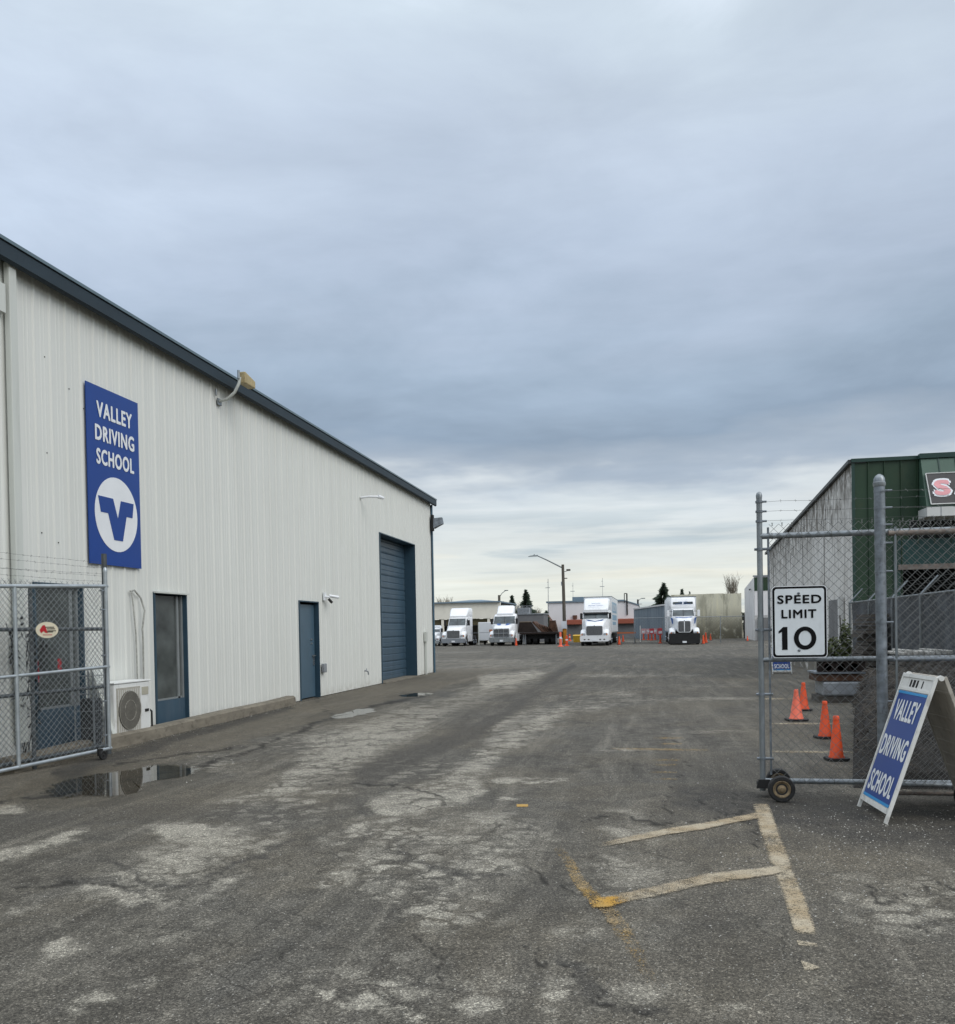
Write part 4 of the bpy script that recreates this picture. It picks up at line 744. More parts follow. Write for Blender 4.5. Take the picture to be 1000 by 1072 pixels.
for z_ in (2.56, 2.65, 2.74): mb.cyl((1.04, YG-.01, z_), (1.115, YG-.01, z_), .010, n=6).lathe([(.034, z_-.01), (.034, z_+.01)], 12, 'z', (1.05, YG, 0))
mb.build('brace_bands', GALVD, GR)
mb = MB(); chainlink(mb, XR-1.13, .09, 2.525, .087, .0024, 0)
mb.v = [(x+1.13, y+YG-.03, z) for x, y, z in mb.v]
for k in range(36):      # twisted knuckles over the top rail and ties round the rails
    x_ = 1.16+k*.087*1.0; z_ = 2.52
    mb.cyl((x_-.006, YG-.03, z_-.012), (x_+.006, YG-.03, z_+.02), .003, n=4).cyl((x_+.006, YG-.03, z_-.012), (x_-.006, YG-.03, z_+.02), .003, n=4)
    if k % 3 == 0:
        for zr, rr_ in ((2.42, .031), (1.272, .026), (.14, .029)): mb.lathe([(rr_, x_-.003), (rr_, x_+.003)], 8, 'x', (0, YG, zr))
mb.build('wire_mesh', WIRE, GR)
for z_ in (2.56, 2.65, 2.74): mb = MB(); barbed(mb, (1.11, YG-.01, z_), (XR, YG-.01, z_), sag=.015); mb.build('barbed_wire', WIRED, GR)
wheel('rubber_wheel', GR, (1.175, YG-.30, .118), .118, .075, local=False)
wheel('rubber_wheel', GR, (1.21, YG+.17, .118), .112, .075, local=False)
MB().cyl((1.10, YG-.28, .118), (1.21, YG+.15, .118), .014).box(1.00, 1.12, YG-.12, YG+.06, .10, .13).hexa([(.98, YG-.13, .09), (1.2, YG-.13, .09), (1.2, YG-.10, .09), (.98, YG-.10, .09), (1.0, YG-.13, .17), (1.1, YG-.13, .17), (1.1, YG-.10, .17), (1.0, YG-.10, .17)]).build('axle_bracket', DARK, GR)
# second low wheel seen at the right end of the gate
wheel('rubber_wheel', GR, (2.66, YG-.35, .085), .085, .09, 'x', BLKP, BLKP, local=False)
# fixed fence and thick post
PX = 2.045; YP = 8.56
FR = thing('chain_link_fence', 'fixed chain-link fence with thick round end post right of the gate opening', 'fence', (PX, YP, 0))
MB().cyl((PX+.008, YP, 0), (PX, YP, 2.83), .046, n=24).build('thick_post', GALVD, FR, True)
MB().lathe([(.049, 2.80), (.053, 2.815), (.053, 2.835), (.048, 2.84), (.046, 2.87), (.033, 2.895), (.010, 2.91)], 24, 'z', (PX, YP, 0)).build('post_cap', GALV, FR, True)
for z_ in (2.76, 2.61, 2.46, 2.30, 2.05, 1.60, 1.28, .9, .35): MB().lathe([(.0495, z_-.011), (.0495, z_+.011)], 24, 'z', (PX+.002, YP, 0)).cyl((PX+.03, YP-.02, z_), (PX+.10, YP-.02, z_), .009, n=6).build('post_band', GALVD, FR, False)
for z_, r_, m_ in ((2.385, .024, RUSTR), (1.27, .02, GALVD), (.16, .022, GALV), (.085, .018, RUSTR)): MB().cyl((PX+.07, YP, z_), (XR, YP, z_), r_, n=12).build('rail', m_, FR, True)
MB().cyl((PX+.125, YP-.01, .12), (PX+.125, YP-.01, 2.44), .011, n=6).build('tension_bar', GALV, FR)
mb = MB(); chainlink(mb, XR-PX-.13, .06, 2.47, .083, .0024, 0); mb.v = [(x+PX+.13, y+YP-.028, z) for x, y, z in mb.v]
for k in range(46):
    x_ = PX+.16+k*.083; z_ = 2.46; mb.cyl((x_-.007, YP-.03, z_-.012), (x_+.007, YP-.03, z_+.022), .003, n=4).cyl((x_+.007, YP-.03, z_-.012), (x_-.007, YP-.03, z_+.022), .003, n=4)
mb.build('wire_mesh', WIRE, FR)
for z_ in (2.76, 2.61, 2.46+.03): mb = MB(); barbed(mb, (PX+.09, YP-.02, z_), (XR, YP-.02, z_), sag=.02); mb.build('barbed_wire', WIRE, FR)
sp = thing('speed_limit_sign', 'white speed limit 10 sign with black border wired to the gate', 'sign', (1.36, YG-.07, 1.6))
sx0, sx1, sz0, sz1 = 1.137, 1.629, 1.283, 1.954; scx = (sx0+sx1)/2; scz = (sz0+sz1)/2; ys = YG-.075
def rrect(w_, h_, r_, n=5): return [(q[0], q[2]) for q in rr(w_, -h_/2, h_/2, r_, 0, 0, n)]
def plate(w_, h_, r_, y0, y1): 
    m_ = MB(); return m_.prism(rrect(w_, h_, r_), lambda p, q, k: (scx+p, (y0, y1)[k], scz+q))
plate(.484, .660, .035, ys, ys+.003).build('plate', SIGNW, sp); plate(.472, .648, .032, ys-.0015, ys-.0005).build('black_border', BLACK, sp); plate(.434, .610, .022, ys-.003, ys-.0018).build('white_face', mat('reflective_sheeting', (.70, .74, .76), .35, 0, .05, (6, 6, 6), dirt=(.5, .52, .5), dirt_amt=.3), sp)
text('SPEED', 'lettering', BLACK, sp, (scx, ys-.003, scz+.207), (1, 0, 0), (0, 0, 1), .38, .074, .045)
text('LIMIT', 'lettering', BLACK, sp, (scx-.005, ys-.003, scz+.073), (1, 0, 0), (0, 0, 1), .30, .074, .045)
nx = scx
mb = MB()
pts = [(-.155, -.255), (-.107, -.255), (-.107, -.045), (-.145, -.045), (-.185, -.085), (-.185, -.105), (-.155, -.09)]
mb.prism(pts, lambda p, q, k: (scx+p, (ys-.003, ys-.006)[k], scz+q))
mb.build('numeral_one', BLACK, sp); mb = MB(); n = 40; out = []; inn = []
for t in range(n):
    a_ = 2*PI*t/n; out.append((scx+.047+.098*math.cos(a_), ys-.006, scz-.15+.106*math.sin(a_))); inn.append((scx+.047+.056*math.cos(a_), ys-.006, scz-.15+.068*math.sin(a_)))
mb.add(out+inn, [(t, (t+1) % n, n+(t+1) % n, n+t) for t in range(n)]); mb.build('numeral_zero', BLACK, sp)
for z_ in (scz+.262, scz-.262): MB().lathe([(.012, ys-.001), (.012, ys-.008), (.006, ys-.012)], 10, 'y', (scx-.005, 0, z_)).build('bolt', GALVD, sp, True)
# ---------------------------------------------------------------- folding boards
def aboard(label, wid, h, spread, loc, rz, words, sc=1., far=False):
    """local: hinge line along x, face A leans to -y side and shows toward -y"""
    t = thing('sandwich_board', label, 'sign', loc, rz); th = .014
    for sgn, nm in ((-1, 'front_panel'), (1, 'back_panel')):
        dy = sgn*spread/2; up = Vector((0, -dy*.93, h)).normalized(); nrm = Vector((0, -1 if sgn < 0 else 1, 0)); nrm = (nrm-up*nrm.dot(up)).normalized(); o_ = Vector((0, dy, 0))
        Lh = math.hypot(h, spread/2*.93); P = lambda x, s, d: tuple(o_+Vector((x, 0, 0))+up*s+nrm*d)
        mb = MB(); hw = wid/2
        def bx(xa, xb, s0, s1, d0, d1): mb.hexa([P(xa, s0, d0), P(xb, s0, d0), P(xb, s0, d1), P(xa, s0, d1), P(xa, s1, d0), P(xb, s1, d0), P(xb, s1, d1), P(xa, s1, d1)])
        bx(-hw, -hw+.024, 0, Lh, -th, th); bx(hw-.024, hw, 0, Lh, -th, th); bx(-hw+.024, hw-.024, .07, .115, -th*.9, th*.9); bx(-hw+.024, hw-.024, Lh-.15, Lh-.125, -th*.9, th*.9); bx(-hw+.024, hw-.024, Lh-.035, Lh-.002, -th*.9, th*.9)
        bx(-hw+.024, hw-.024, .115, Lh-.15, -th*.6, th*.35)
        bx(-hw+.024, hw-.024, Lh-.125, Lh-.035, -th*.6, th*.3)
        if not far:
            for q in range(7): s_ = .16+q*.115; bx(-hw+.05, hw-.05, s_, s_+.02, -th*.95, -th*.6)
        fp = mb.build(nm, WHITEM if sgn < 0 else mat('grimy_plastic', (.40, .37, .32), .7, 0, .15, (6, 6, 6), dirt=(.18, .15, .12), dirt_amt=.6), t, local=True, bevel=0 if far else .004)
        for q, ww in ((-.20, .035), (-.11, .05), (.0, .035), (.17, .02)): MB().hexa([P(q*wid, Lh-.112, th*.31), P(q*wid+ww, Lh-.112, th*.31), P(q*wid+ww, Lh-.112, th*.45), P(q*wid, Lh-.112, th*.45), P(q*wid, Lh-.05, th*.31), P(q*wid+ww, Lh-.05, th*.31), P(q*wid+ww, Lh-.05, th*.45), P(q*wid, Lh-.05, th*.45)]).build('handle_slot', DARK, fp, local=True)
        d = th*.35
        mb = MB(); mb.hexa([P(-hw+.04, .12, d+.001), P(hw-.04, .12, d+.001), P(hw-.04, .12, d+.004), P(-hw+.04, .12, d+.004), P(-hw+.04, Lh-.155, d+.001), P(hw-.04, Lh-.155, d+.001), P(hw-.04, Lh-.155, d+.004), P(-hw+.04, Lh-.155, d+.004)]); mb.build('blue_sheet', SIGNB, fp, local=True)
        for s0, s1 in ((.121, .145), (Lh-.178, Lh-.156)): MB().hexa([P(-hw+.041, s0, d+.0045), P(hw-.041, s0, d+.0045), P(hw-.041, s0, d+.006), P(-hw+.041, s0, d+.006), P(-hw+.041, s1, d+.0045), P(hw-.041, s1, d+.0045), P(hw-.041, s1, d+.006), P(-hw+.041, s1, d+.006)]).build('light_blue_border', SIGNL, fp, local=True)
        ux = Vector((1, 0, 0)) if sgn < 0 else Vector((-1, 0, 0))
        for i, (s_, fw) in enumerate(words):
            text(s_, 'lettering', SIGNW, fp, P(0, Lh-.155-(i+.62)*(Lh-.28)/len(words)+.03, d+.004), ux, up, wid*fw, (Lh-.28)/len(words)*.54, .04, .003, local=True)
    for s_ in (-1, 1): MB().cyl((s_*(wid/2-.03), 0, h-.01), (s_*(wid/2+.006), 0, h-.01), .022, n=10).build('hinge', WHITEM, t, local=True)
    return t
aboard('blue and white driving school sandwich board leaning out before the right fence', .72, 1.16, .86, (2.25, 8.03, 0), R(-86), [('VALLEY', .70), ('DRIVING', .80), ('SCHOOL', .76)])
aboard('small distant blue sandwich board seen under the speed limit sign', .62, 1.0, .6, tuple(G(817, 705)), R(4), [('VALLEY', .66), ('DRIVING', .78), ('SCHOOL', .74)], far=True)
# ---------------------------------------------------------------- cones
def cone(label, p, h=.71, m=ORANGE, g='orange traffic cones around the yard', fat=1.):
    t = thing('traffic_cone', label, 'cone', (p[0], p[1], 0), random.uniform(-.5, .5), g); s = h/.71
    MB().lathe([(.135*s*fat, .032), (.135*s*fat, .045), (.118*s*fat, .06), (.046*s, .64*s), (.050*s, .645*s), (.046*s, .70*s), (.038*s, .71*s), (.022*s, .712*s)], 20).build('cone_body', m, t, True, local=True)
    b = .19*s*fat; MB().prism([(b, b*.7), (b*.7, b), (-b*.7, b), (-b, b*.7), (-b, -b*.7), (-b*.7, -b), (b*.7, -b), (b, -b*.7)], lambda x, y, k: (x, y, .004+.03*k)).build('base', BLKP, t, local=True)
    return t
cone('faded orange cone behind the gate, left one of the near three', G(834, 754.5), .52, ORP, fat=1.2)
cone('orange cone half hidden behind the faded cone', G(841.5, 744), .52, fat=1.05)
cone('orange cone behind the gate, middle of the near three', G(864, 773), .52, fat=.95)
cone('nearest orange cone behind the gate, right of the middle one', G(876, 796), .52, fat=.9)
for lab, u_, v_, h_ in (('tiny orange cone leaning by the front wheel of the truck with chrome bumper', 540.5, 676, .72), ('orange cone right of the box-trailer truck', 648.5, 675, .75), ('orange cone under the sawhorse right of the box-trailer truck', 652.5, 672, .72),
                        ('orange cone right of the truck with two roof windows, front of a pair', 736.5, 674, .75), ('orange cone right of the truck with two roof windows, rear of the pair', 739, 673, .95), ('small orange cone at the foot of the stained concrete wall', 744, 670.5, .7), ('little orange cone before the far white shed', 782.8, 671, .5)):
    cone(lab, G(u_, v_), h_)
# ---------------------------------------------------------------- green building
GX, GY = 5.62, 26.5
GB = thing('green_building', 'green metal-fronted building with stained white block side wall', 'building', (GX, GY, 0))
ex = .0
MB().add([(GX, GY, 0), (GX, 44.2, 0), (GX, 44.2, 4.85), (GX, GY, 5.97), (GX+.3, GY, 0), (GX+.3, 44.2, 0), (GX+.3, 44.2, 4.85), (GX+.3, GY, 5.97)], [(0, 3, 2, 1), (4, 5, 6, 7), (0, 1, 5, 4), (1, 2, 6, 5), (2, 3, 7, 6), (3, 0, 4, 7)]).build('side_wall', STAINW, GB)
for y_ in (30.5, 34.5, 38.5, 42.2): MB().box(GX-.01, GX-.002, y_, y_+.05, 0, 4.9).build('wall_joint', mat('dark_joint', (.16, .15, .135), .9), GB)
MB().hexa([(GX-.10, GY-.06, 5.98), (GX-.10, 44.4, 4.87), (GX+.35, 44.4, 4.87), (GX+.35, GY-.06, 5.98), (GX-.10, GY-.06, 6.08), (GX-.10, 44.4, 4.97), (GX+.35, 44.4, 4.97), (GX+.35, GY-.06, 6.08)]).build('side_fascia', mat('dark_fascia', (.035, .04, .04), .5), GB)
XE = 24.
GC = GY; GY = GY-.015; mb = MB(); x_ = GX+.02
while x_ < XE:
    x2 = min(x_+.42, XE); z0 = 0 if x_ < 6.75 else 3.72; mb.quad((x_, GY, z0), (x2-.04, GY, z0), (x2-.04, GY, 6.0), (x_, GY, 6.0)); mb.quad((x2-.04, GY, z0), (x2-.03, GY-.035, z0), (x2-.03, GY-.035, 6.0), (x2-.04, GY, 6.0)); mb.quad((x2-.03, GY-.035, z0), (x2-.01, GY-.035, z0), (x2-.01, GY-.035, 6.0), (x2-.03, GY-.035, 6.0)); mb.quad((x2-.01, GY-.035, z0), (x2, GY, z0), (x2, GY, 6.0), (x2-.01, GY-.035, 6.0)); x_ = x2
mb.build('front_cladding', GREEN, GB); GY = GC
MB().box(GX-.02, XE, GY-.08, GY+.3, 6.002, 6.10).build('front_fascia', GREEND, GB)
MB().box(GX-.012, GX+.07, GY-.05, GY-.017, 0, 6.0).build('corner_trim', GREEND, GB)
MB().box(6.78, XE, GY-.02, GY+.1, 3.10, 3.85).build('roller_header', TEAL, GB)
mb = MB(); mb.box(6.78, XE, GY-.08, GY-.022, 3.02, 3.16); mb.build('header_beam', RUSTR, GB)
MB().box(6.66, 6.84, GY-.04, GY+.25, 0, 3.72).box(11.2, 11.4, GY-.04, GY+.25, 0, 3.1).build('jamb', GREEND, GB)
MB().box(GX+.35, XE, GY+7, GY+7.1, 0, 4).box(6.8, XE, GY+.2, GY+7, 4.0, 4.1).box(GX+.31, GX+.33, GY+.1, GY+7, 0, 4).build('bay_interior', mat('dark_interior', (.02, .022, .024), .9), GB)
MB().quad((GX, GY, 6.05), (XE, GY, 6.05), (XE, 44.2, 4.9), (GX, 44.2, 4.9)).build('roof', ROOFB, GB)
# mansard canopy
MX = 7.33
MB().hexa([(MX, GY-.06, 4.62), (XE, GY-.06, 4.62), (XE, GY-.72, 4.62), (MX, GY-.72, 4.62), (MX, GY-.06, 5.98), (XE, GY-.06, 5.98), (XE, GY-.22, 5.98), (MX, GY-.22, 5.98)]).build('canopy', GREENF, GB)
def SP(x, s, d=0): return (x, GY-.72+.50*s-d, 4.62+1.36*s)     # point on the sloping face
mb = MB(); x_ = MX+.42
while x_ < XE:
    mb.hexa([SP(x_, .01, .02), SP(x_+.03, .01, .02), SP(x_+.03, .01, -.01), SP(x_, .01, -.01), SP(x_, .99, .02), SP(x_+.03, .99, .02), SP(x_+.03, .99, -.01), SP(x_, .99, -.01)]); x_ += .42
mb.build('canopy_seams', GREEND, GB)
MB().box(MX-.25, XE, GY-.04, GY-.025, 3.86, 4.36).build('painted_shade_panel', mat('painted_shade', (.01, .012, .012), .9), GB)  # flat dark panel; the shadow under the canopy is put into its colour
MB().box(MX-.03, XE, GY-.86, GY-.06, 4.36, 4.60).build('canopy_soffit', SOFF, GB)
mb = MB(); x_ = MX+.3
while x_ < XE: mb.box(x_, x_+.02, GY-.864, GY-.861, 4.36, 4.60); x_ += .42
mb.build('soffit_joints', GREYM, GB)
MB().box(MX-.03, XE, GY-.26, GY-.082, 5.99, 6.12).build('canopy_cap', GREEND, GB)
ss_ = thing('shop_sign', 'charcoal signboard with pink outlined letters on the green canopy', 'sign', (MX, 25.9, 4.8))
mb = MB(); mb.hexa([SP(MX+.10, .05, .03), SP(11.5, .05, .03), SP(11.5, .05, .06), SP(MX+.10, .05, .06), SP(MX+.06, .68, .03), SP(11.5, .68, .03), SP(11.5, .68, .06), SP(MX+.06, .68, .06)]); mb.build('board', SIGNG, ss_)
mb = MB()
for a_, b_ in (((MX+.10, .05), (11.5, .05)), ((MX+.06, .68), (11.5, .68)), ((MX+.10, .05), (MX+.06, .68))): mb.cyl(SP(*a_, .065), SP(*b_, .065), .014, n=6)
mb.build('board_edge', SOFF, ss_)
upv = Vector((0, .50, 1.36)).normalized()
for k, ch in enumerate('SA'):
    for m_, gr, bo, d_ in ((SIGNW, .03, .16, .068), (PINKL, 0, .08, .076)): text(ch, 'lettering', m_, ss_, SP(MX+.42+k*.52, .38, d_), (1, 0, 0), upv, .34+gr, .40+gr, bo, .002)
# side fence with windscreen running back to the building
FS = thing('screened_fence', 'long chain-link fence with grey windscreen running back to the green building', 'fence', (5.3, 18, 0))
for y_ in np.arange(8.6, 25.6, 2.1):
    mb = MB(); mb.cyl((5.3, y_, 0), (5.3, y_, 2.16), .03).cyl((5.3, y_, 2.14), (5.62, y_-.02, 2.50), .018, n=6); mb.build('post', GALV, FS, True)
MB().cyl((5.3, 8.6, 2.13), (5.3, 25.4, 2.13), .022).build('top_rail', GALV, FS, True)
mb = MB()
for f_ in (.35, .65, .95): mb.cyl((5.3+.32*f_, 8.6, 2.14+.36*f_), (5.3+.32*f_, 25.4, 2.14+.36*f_), .003, n=4)
mb.build('barbed_wire', WIRED, FS)
mb = MB(); ny = 90
for i in range(ny):
    for k_ in range(6):
        f = lambda i_, k2: (5.35+.03*math.sin(i_*.9+k2)*math.sin(k2*1.3), 8.7+i_*16.6/ny, .08+k2*.34)
        mb.quad(f(i, k_), f(i+1, k_), f(i+1, k_+1), f(i, k_+1))
wsm = mat('windscreen_fabric', (.075, .083, .095), .9, 0, .35, (.9, .9, .9), dirt=(.17, .19, .21), dirt_amt=.7); mb.build('windscreen', wsm, FS, fix=False)
mb = MB(); chainlink(mb, 8.9, .05, 2.15, .10, .002); mb.v = [(5.3+y-.03, 16.5+x, z) for x, y, z in mb.v]; mb.build('wire_mesh', WIRE, FS)
MB().box(GX-.16, GX-.04, 27.6, 27.75, 0, 2.35).build('white_post', SOFF, GB); MB().box(GX-.06, GX-.005, 27.9, 29.6, 0, 2.3).build('side_door', mat('grey_side_door', (.16, .16, .16), .7, 0, .2), GB)
# stacked scrap behind the gate
SC = thing('steel_skid', 'old galvanised steel skid with round holes standing behind the gate', 'skid', (3.7, 19.2, 0))
def at(u_, v_, Y=19.2): return WY(u_, v_, Y)
x0_, x1_ = 3.48, 4.3; y_ = 19.2
MB().box(x0_, x1_, y_, y_+.9, .14, .42).build('sheet_panel', GREYM, SC, bevel=.03)
MB().box(x0_-.12, x1_, y_+.02, y_+.9, .43, .58).build('rusty_beam', RUST, SC, bevel=.02); MB().box(x0_-.15, x1_, y_-.02, y_+.9, .585, .62).build('shelf', GALVD, SC)
mb = MB()
for k in range(3): mb.lathe([(.075, y_), (.075, y_+.06), (.095, y_+.06), (.095, y_), (.075, y_)], 16, 'y', (x0_+.10+k*.25, 0, .72))
mb.box(x0_-.1, x1_, y_+.061, y_+.1, .62, .83).box(x0_-.1, x1_, y_+.02, y_+.10, .83, .87); mb.build('pierced_beam', RUSTD, SC)
MB().box(x0_-.08, x1_, y_+.03, y_+.85, .0, .13).build('timber_base', WOODG, SC)
def stack(name, label, x0, x1, y, d, n, h, m, cat, z0=0.):
    t = thing(name, label, cat, ((x0+x1)/2, y, 0)); z = z0
    for k in range(n):
        a_ = random.uniform(-.07, .07); MB().box(x0+a_, x1+a_+random.uniform(-.05, .05), y+random.uniform(-.05, .05), y+d, z+.006, z+h*random.uniform(.8, 1.)).build('board', m, t); z += h
    return t
st = stack('timber_stack', 'layered stack of grey boards with white wrap on top, behind the thick post', 4.25, 5.1, 16.4, 1.0, 11, .085, WOODG, 'timber stack')
mb = MB(); 
for k in range(9): mb.box(4.22+k*.09, 4.30+k*.09, 16.3, 17.3, 1.03+random.uniform(0, .01), 1.09+random.uniform(0, .04))
mb.build('white_wrap', mat('grimy_wrap', (.40, .39, .36), .8, 0, .4, (9, 9, 9), dirt=(.12, .11, .09), dirt_amt=.8), st, bevel=.012)
stack('timber_stack', 'tall stack of brownish planks left of the thick post', 4.78, 5.18, 21.3, 1.2, 20, .09, mat('brown_timber', (.07, .06, .05), .9, 0, .4, (3, 3, 22)), 'timber stack')
def leafmass(mb, c, rad, n, s, squash=1.):
    for _ in range(n):
        d = Vector((random.gauss(0, 1), random.gauss(0, 1), random.gauss(0, 1))).normalized()*random.random()**.4
        q = Vector((c[0]+d.x*rad[0], c[1]+d.y*rad[1], c[2]+d.z*rad[2]))
        if q.z < 0: continue
        a_ = Vector((random.gauss(0, 1), random.gauss(0, 1), random.gauss(0, 1))).normalized()*s*random.uniform(.5, 1.3); b_ = a_.orthogonal().normalized()*s*.5; mb.quad(q-a_, q-b_, q+a_, q+b_)
sh = thing('shrub', 'small yellow-green shrub against the stained block wall', 'shrub', (4.95, 24.4, 0))
mb = MB(); leafmass(mb, (4.9, 24.0, 1.05), (.14, .3, .65), 380, .06); leafmass(mb, (4.6, 23.9, .8), (.26, .3, .45), 420, .06); mb.build('foliage', LEAFG, sh, fix=False); MB().tube([(4.85, 24.4, 0), (4.9, 24.4, .8), (4.85, 24.4, 1.8)], .015, 5).build('stem', BARK, sh)
# dark heap of dead brush behind the gate
mb = MB(); NX, NY = 46, 60; hx0, hx1, hy0, hy1 = 1.93, 4.9, 9.25, 16.2; idx = {}
for i in range(NX+1):
    for j in range(NY+1):
        fx, fy = i/NX, j/NY; yy = hy0+(hy1-hy0)*fy; lft = hx0+(yy-hy0)*.215; xx = lft+(hx1-lft)*fx
        e = min(1, fx*9)*min(1, (1-fx)*5)*min(1, fy*8)*min(1, (1-fy)*6); h_ = (.50+.33*fy)*e**.55*(1+.35*float(fbm(np.array([xx]), np.array([yy]), 1.6, 5)[0]))+.07*float(fbm(np.array([xx]), np.array([yy]), 8, 55, 3)[0])*e
        idx[i, j] = len(mb.v); mb.v.append((xx, yy, max(h_, .0)-.004 if e > 0 else -.02))
for i in range(NX):
    for j in range(NY): mb.f.append((idx[i, j], idx[i+1, j], idx[i+1, j+1], idx[i, j+1]))
HV = list(mb.v)
hp = thing('brush_heap', 'dark heap of dead brush and dirt behind the thick post', 'heap', (3, 12, 0)); mb.build('soil', mat('dark_soil', (.022, .020, .018), .95, 0, .6, (14, 14, 14), dirt=(.06, .055, .048), dirt_amt=.5, bmp=.02), hp, fix=False)
mb = MB()
for _ in range(8000):
    i, j = random.randrange(1, NX), random.randrange(1, NY); q = Vector(HV[idx[i, j]])+Vector((random.uniform(-.04, .04), random.uniform(-.08, .08), random.uniform(0, .09)))
    if q.z < .02: continue
    d = Vector((random.gauss(0, 1), random.gauss(0, .6), random.gauss(0, .6))).normalized()*random.uniform(.03, .10); e_ = d.orthogonal().normalized()*random.uniform(.003, .009); mb.quad(q-d, q-e_, q+d, q+e_)
mb.build('twigs', TWIG, hp, fix=False)
# ---------------------------------------------------------------- lorries
def truck(label, loc, rz=0., H=3.9, gw=1.27, gz=(.95, 1.62), bumper=WHITE, bz=(.35, .75), wsz=(2.07, 2.67), wsw=1.9, fw=(1.75, 2.15), ftop=None, body='sleeper', stripes=0, guard=False, split=False, roofwin=False, mir=DARK, trailer=0, words=False, W=2.42, visor=False, markers=False, side_panels=False, lows=False):
    t = thing('semi_truck', label, 'truck', loc, rz, 'white tractor trucks parked in a row at the far side of the yard'); ftop = ftop or H
    K = dict(local=True)
    g0, g1 = gz; w0, w1 = wsz
    # hood: from grille to cowl
    hd = MB().loft([rr(gw+.10, g0-.08, g1+.04, .14, .16), rr(gw+.18, g0-.08, g1+.09, .16, .30), rr(gw+.35, g0-.05, (g1+w0)/2+.08, .22, .95), rr(min(wsw+.05, 2.0), .9, w0+.03, .2, 1.75), rr(min(wsw+.05, 2.0), .9, w0-.02, .2, 2.0)]).build('hood', WHITE, t, True, **K)
    gl = MB().loft([rr(gw, g0, g1, .10, .125), rr(gw, g0, g1, .10, .20)]).build('grille', GRILLE, t, False, **K)
    if split: MB().box(-.035, .035, .10, .14, g0-.02, g1+.02).build('grille_bar', WHITE, gl, **K)
    mb = MB()
    for k in range(9): z_ = g0+.05+k*(g1-g0-.1)/8; mb.box(-gw/2+.05, gw/2-.05, .112, .124, z_-.008, z_+.008)
    mb.build('grille_slats', CHROME, gl, **K)
    MB().lathe([(.04, .10), (.05, .118), (.02, .122)], 12, 'y', (0, 0, g1+.04)).build('emblem', CHROME, hd, **K)
    if guard:
        mb = MB()
        for x_ in (-gw/2-.02, -gw/6, gw/6, gw/2+.02): mb.cyl((x_, .03, bz[0]+.1), (x_, .03, g1+.05), .028, n=8)
        for z_ in (g0, (g0+g1)/2, g1+.05): mb.cyl((-gw/2-.03, .03, z_), (gw/2+.03, .03, z_), .025, n=8)
        mb.build('grille_guard', CHROME, t, True, **K)
    # fenders with round wheel cut
    for s_ in (-1, 1):
        xo = s_*(W/2-.27)
        MB().loft([rr(.34, .62, 1.02, .12, .12, xo*.95), rr(.50, .58, 1.20, .18, .28, xo), rr(.54, .80, 1.42, .2, .62, xo), rr(.54, 1.08, 1.46, .18, 1.05, xo), rr(.52, .95, 1.36, .16, 1.5, xo), rr(.40, .6, 1.18, .14, 1.85, xo*.97)]).build('fender', WHITE, t, True, **K)
        hl = MB().loft([rr(.34, .90, 1.10, .07, .095, xo*.98), rr(.36, .88, 1.12, .07, .16, xo*.98)]).build('headlight', LENS, t, True, **K)
        MB().box(xo+s_*.10-.05, xo+s_*.10+.05, .08, .10, .93, 1.07).build('turn_signal', AMB, hl, **K)
        mp = MB().box(s_*(W/2+.02)-.11, s_*(W/2+.02)+.11, 1.98, 2.06, w0+.0, w0+.55)
        mm = mp.build('mirror', mir, t, bevel=.03, **K); MB().cyl((s_*(wsw/2), 2.1, w0+.05), (s_*(W/2-.02), 2.03, w0+.1), .018, n=6).cyl((s_*(wsw/2), 2.1, w0+.45), (s_*(W/2-.02), 2.03, w0+.45), .018, n=6).build('mirror_arm', DARK, mm, **K)
        wheel('front_wheel', t, (s_*(W/2-.17), .95, .50), .50, .28, 'x', RUBBER, CHROME)
        for y_ in (4.9, 6.2): wheel('rear_wheel', t, (s_*(W/2-.30), y_, .50), .50, .56, 'x', RUBBER, CHROME)
        MB().cyl((s_*(W/2-.32), 2.35, .72), (s_*(W/2-.32), 3.7, .72), .29, n=16).build('fuel_tank', CHROME, t, True, **K)
        MB().box(s_*(W/2-.06)-.05, s_*(W/2-.06)+.05, 1.9, 4.0, .42, 1.1).build('side_skirt', WHITE, t, bevel=.03, **K)
        sw = MB().hexa([(s_*(wsw/2+.075), 2.35, w0+.02), (s_*(wsw/2+.08), 3.0, w0+.02), (s_*(wsw/2+.085), 3.0, w0+.02), (s_*(wsw/2+.083), 2.35, w0+.02), (s_*(wsw/2+.045), 2.55, w1-.04), (s_*(wsw/2+.045), 3.0, w1-.04), (s_*(wsw/2+.06), 3.0, w1-.04), (s_*(wsw/2+.06), 2.55, w1-.04)]).build('side_window', WSG, t, **K)
    bp = MB().loft([rr(W, bz[0], bz[1], .10, .06), rr(W+.02, bz[0], bz[1], .10, .16), rr(W+.02, bz[0]+.03, bz[1], .10, .45)]).build('bumper', bumper, t, True, **K)
    if lows:
        for x_ in (-.85, -.5, .5, .85): MB().box(x_-.07, x_+.07, .045, .06, bz[0]+.13, bz[0]+.22).build('fog_lamp', DARK, bp, **K)
    MB().box(-.17, .17, .035, .05, bz[0]+.06, bz[0]+.22).build('licence_plate', SIGNW, bp, **K)
    MB().box(-W/2+.35, W/2-.35, .35, 7.1, .35, .95).build('chassis', DARK, t, **K)
    # cab
    cw = wsw+.16
    MB().loft([rr(cw, .95, w0, .14, 1.80), rr(cw, .95, w0+.03, .14, 2.02), rr(cw-.08, .95, w1+.04, .16, 2.50), rr(cw-.06, .95, w1+.22, .2, 2.75), rr(cw, .95, w1+.26, .2, 3.2)]).build('cab', WHITE, t, True, **K)
    dy, dz_ = .48, w1-w0+.01
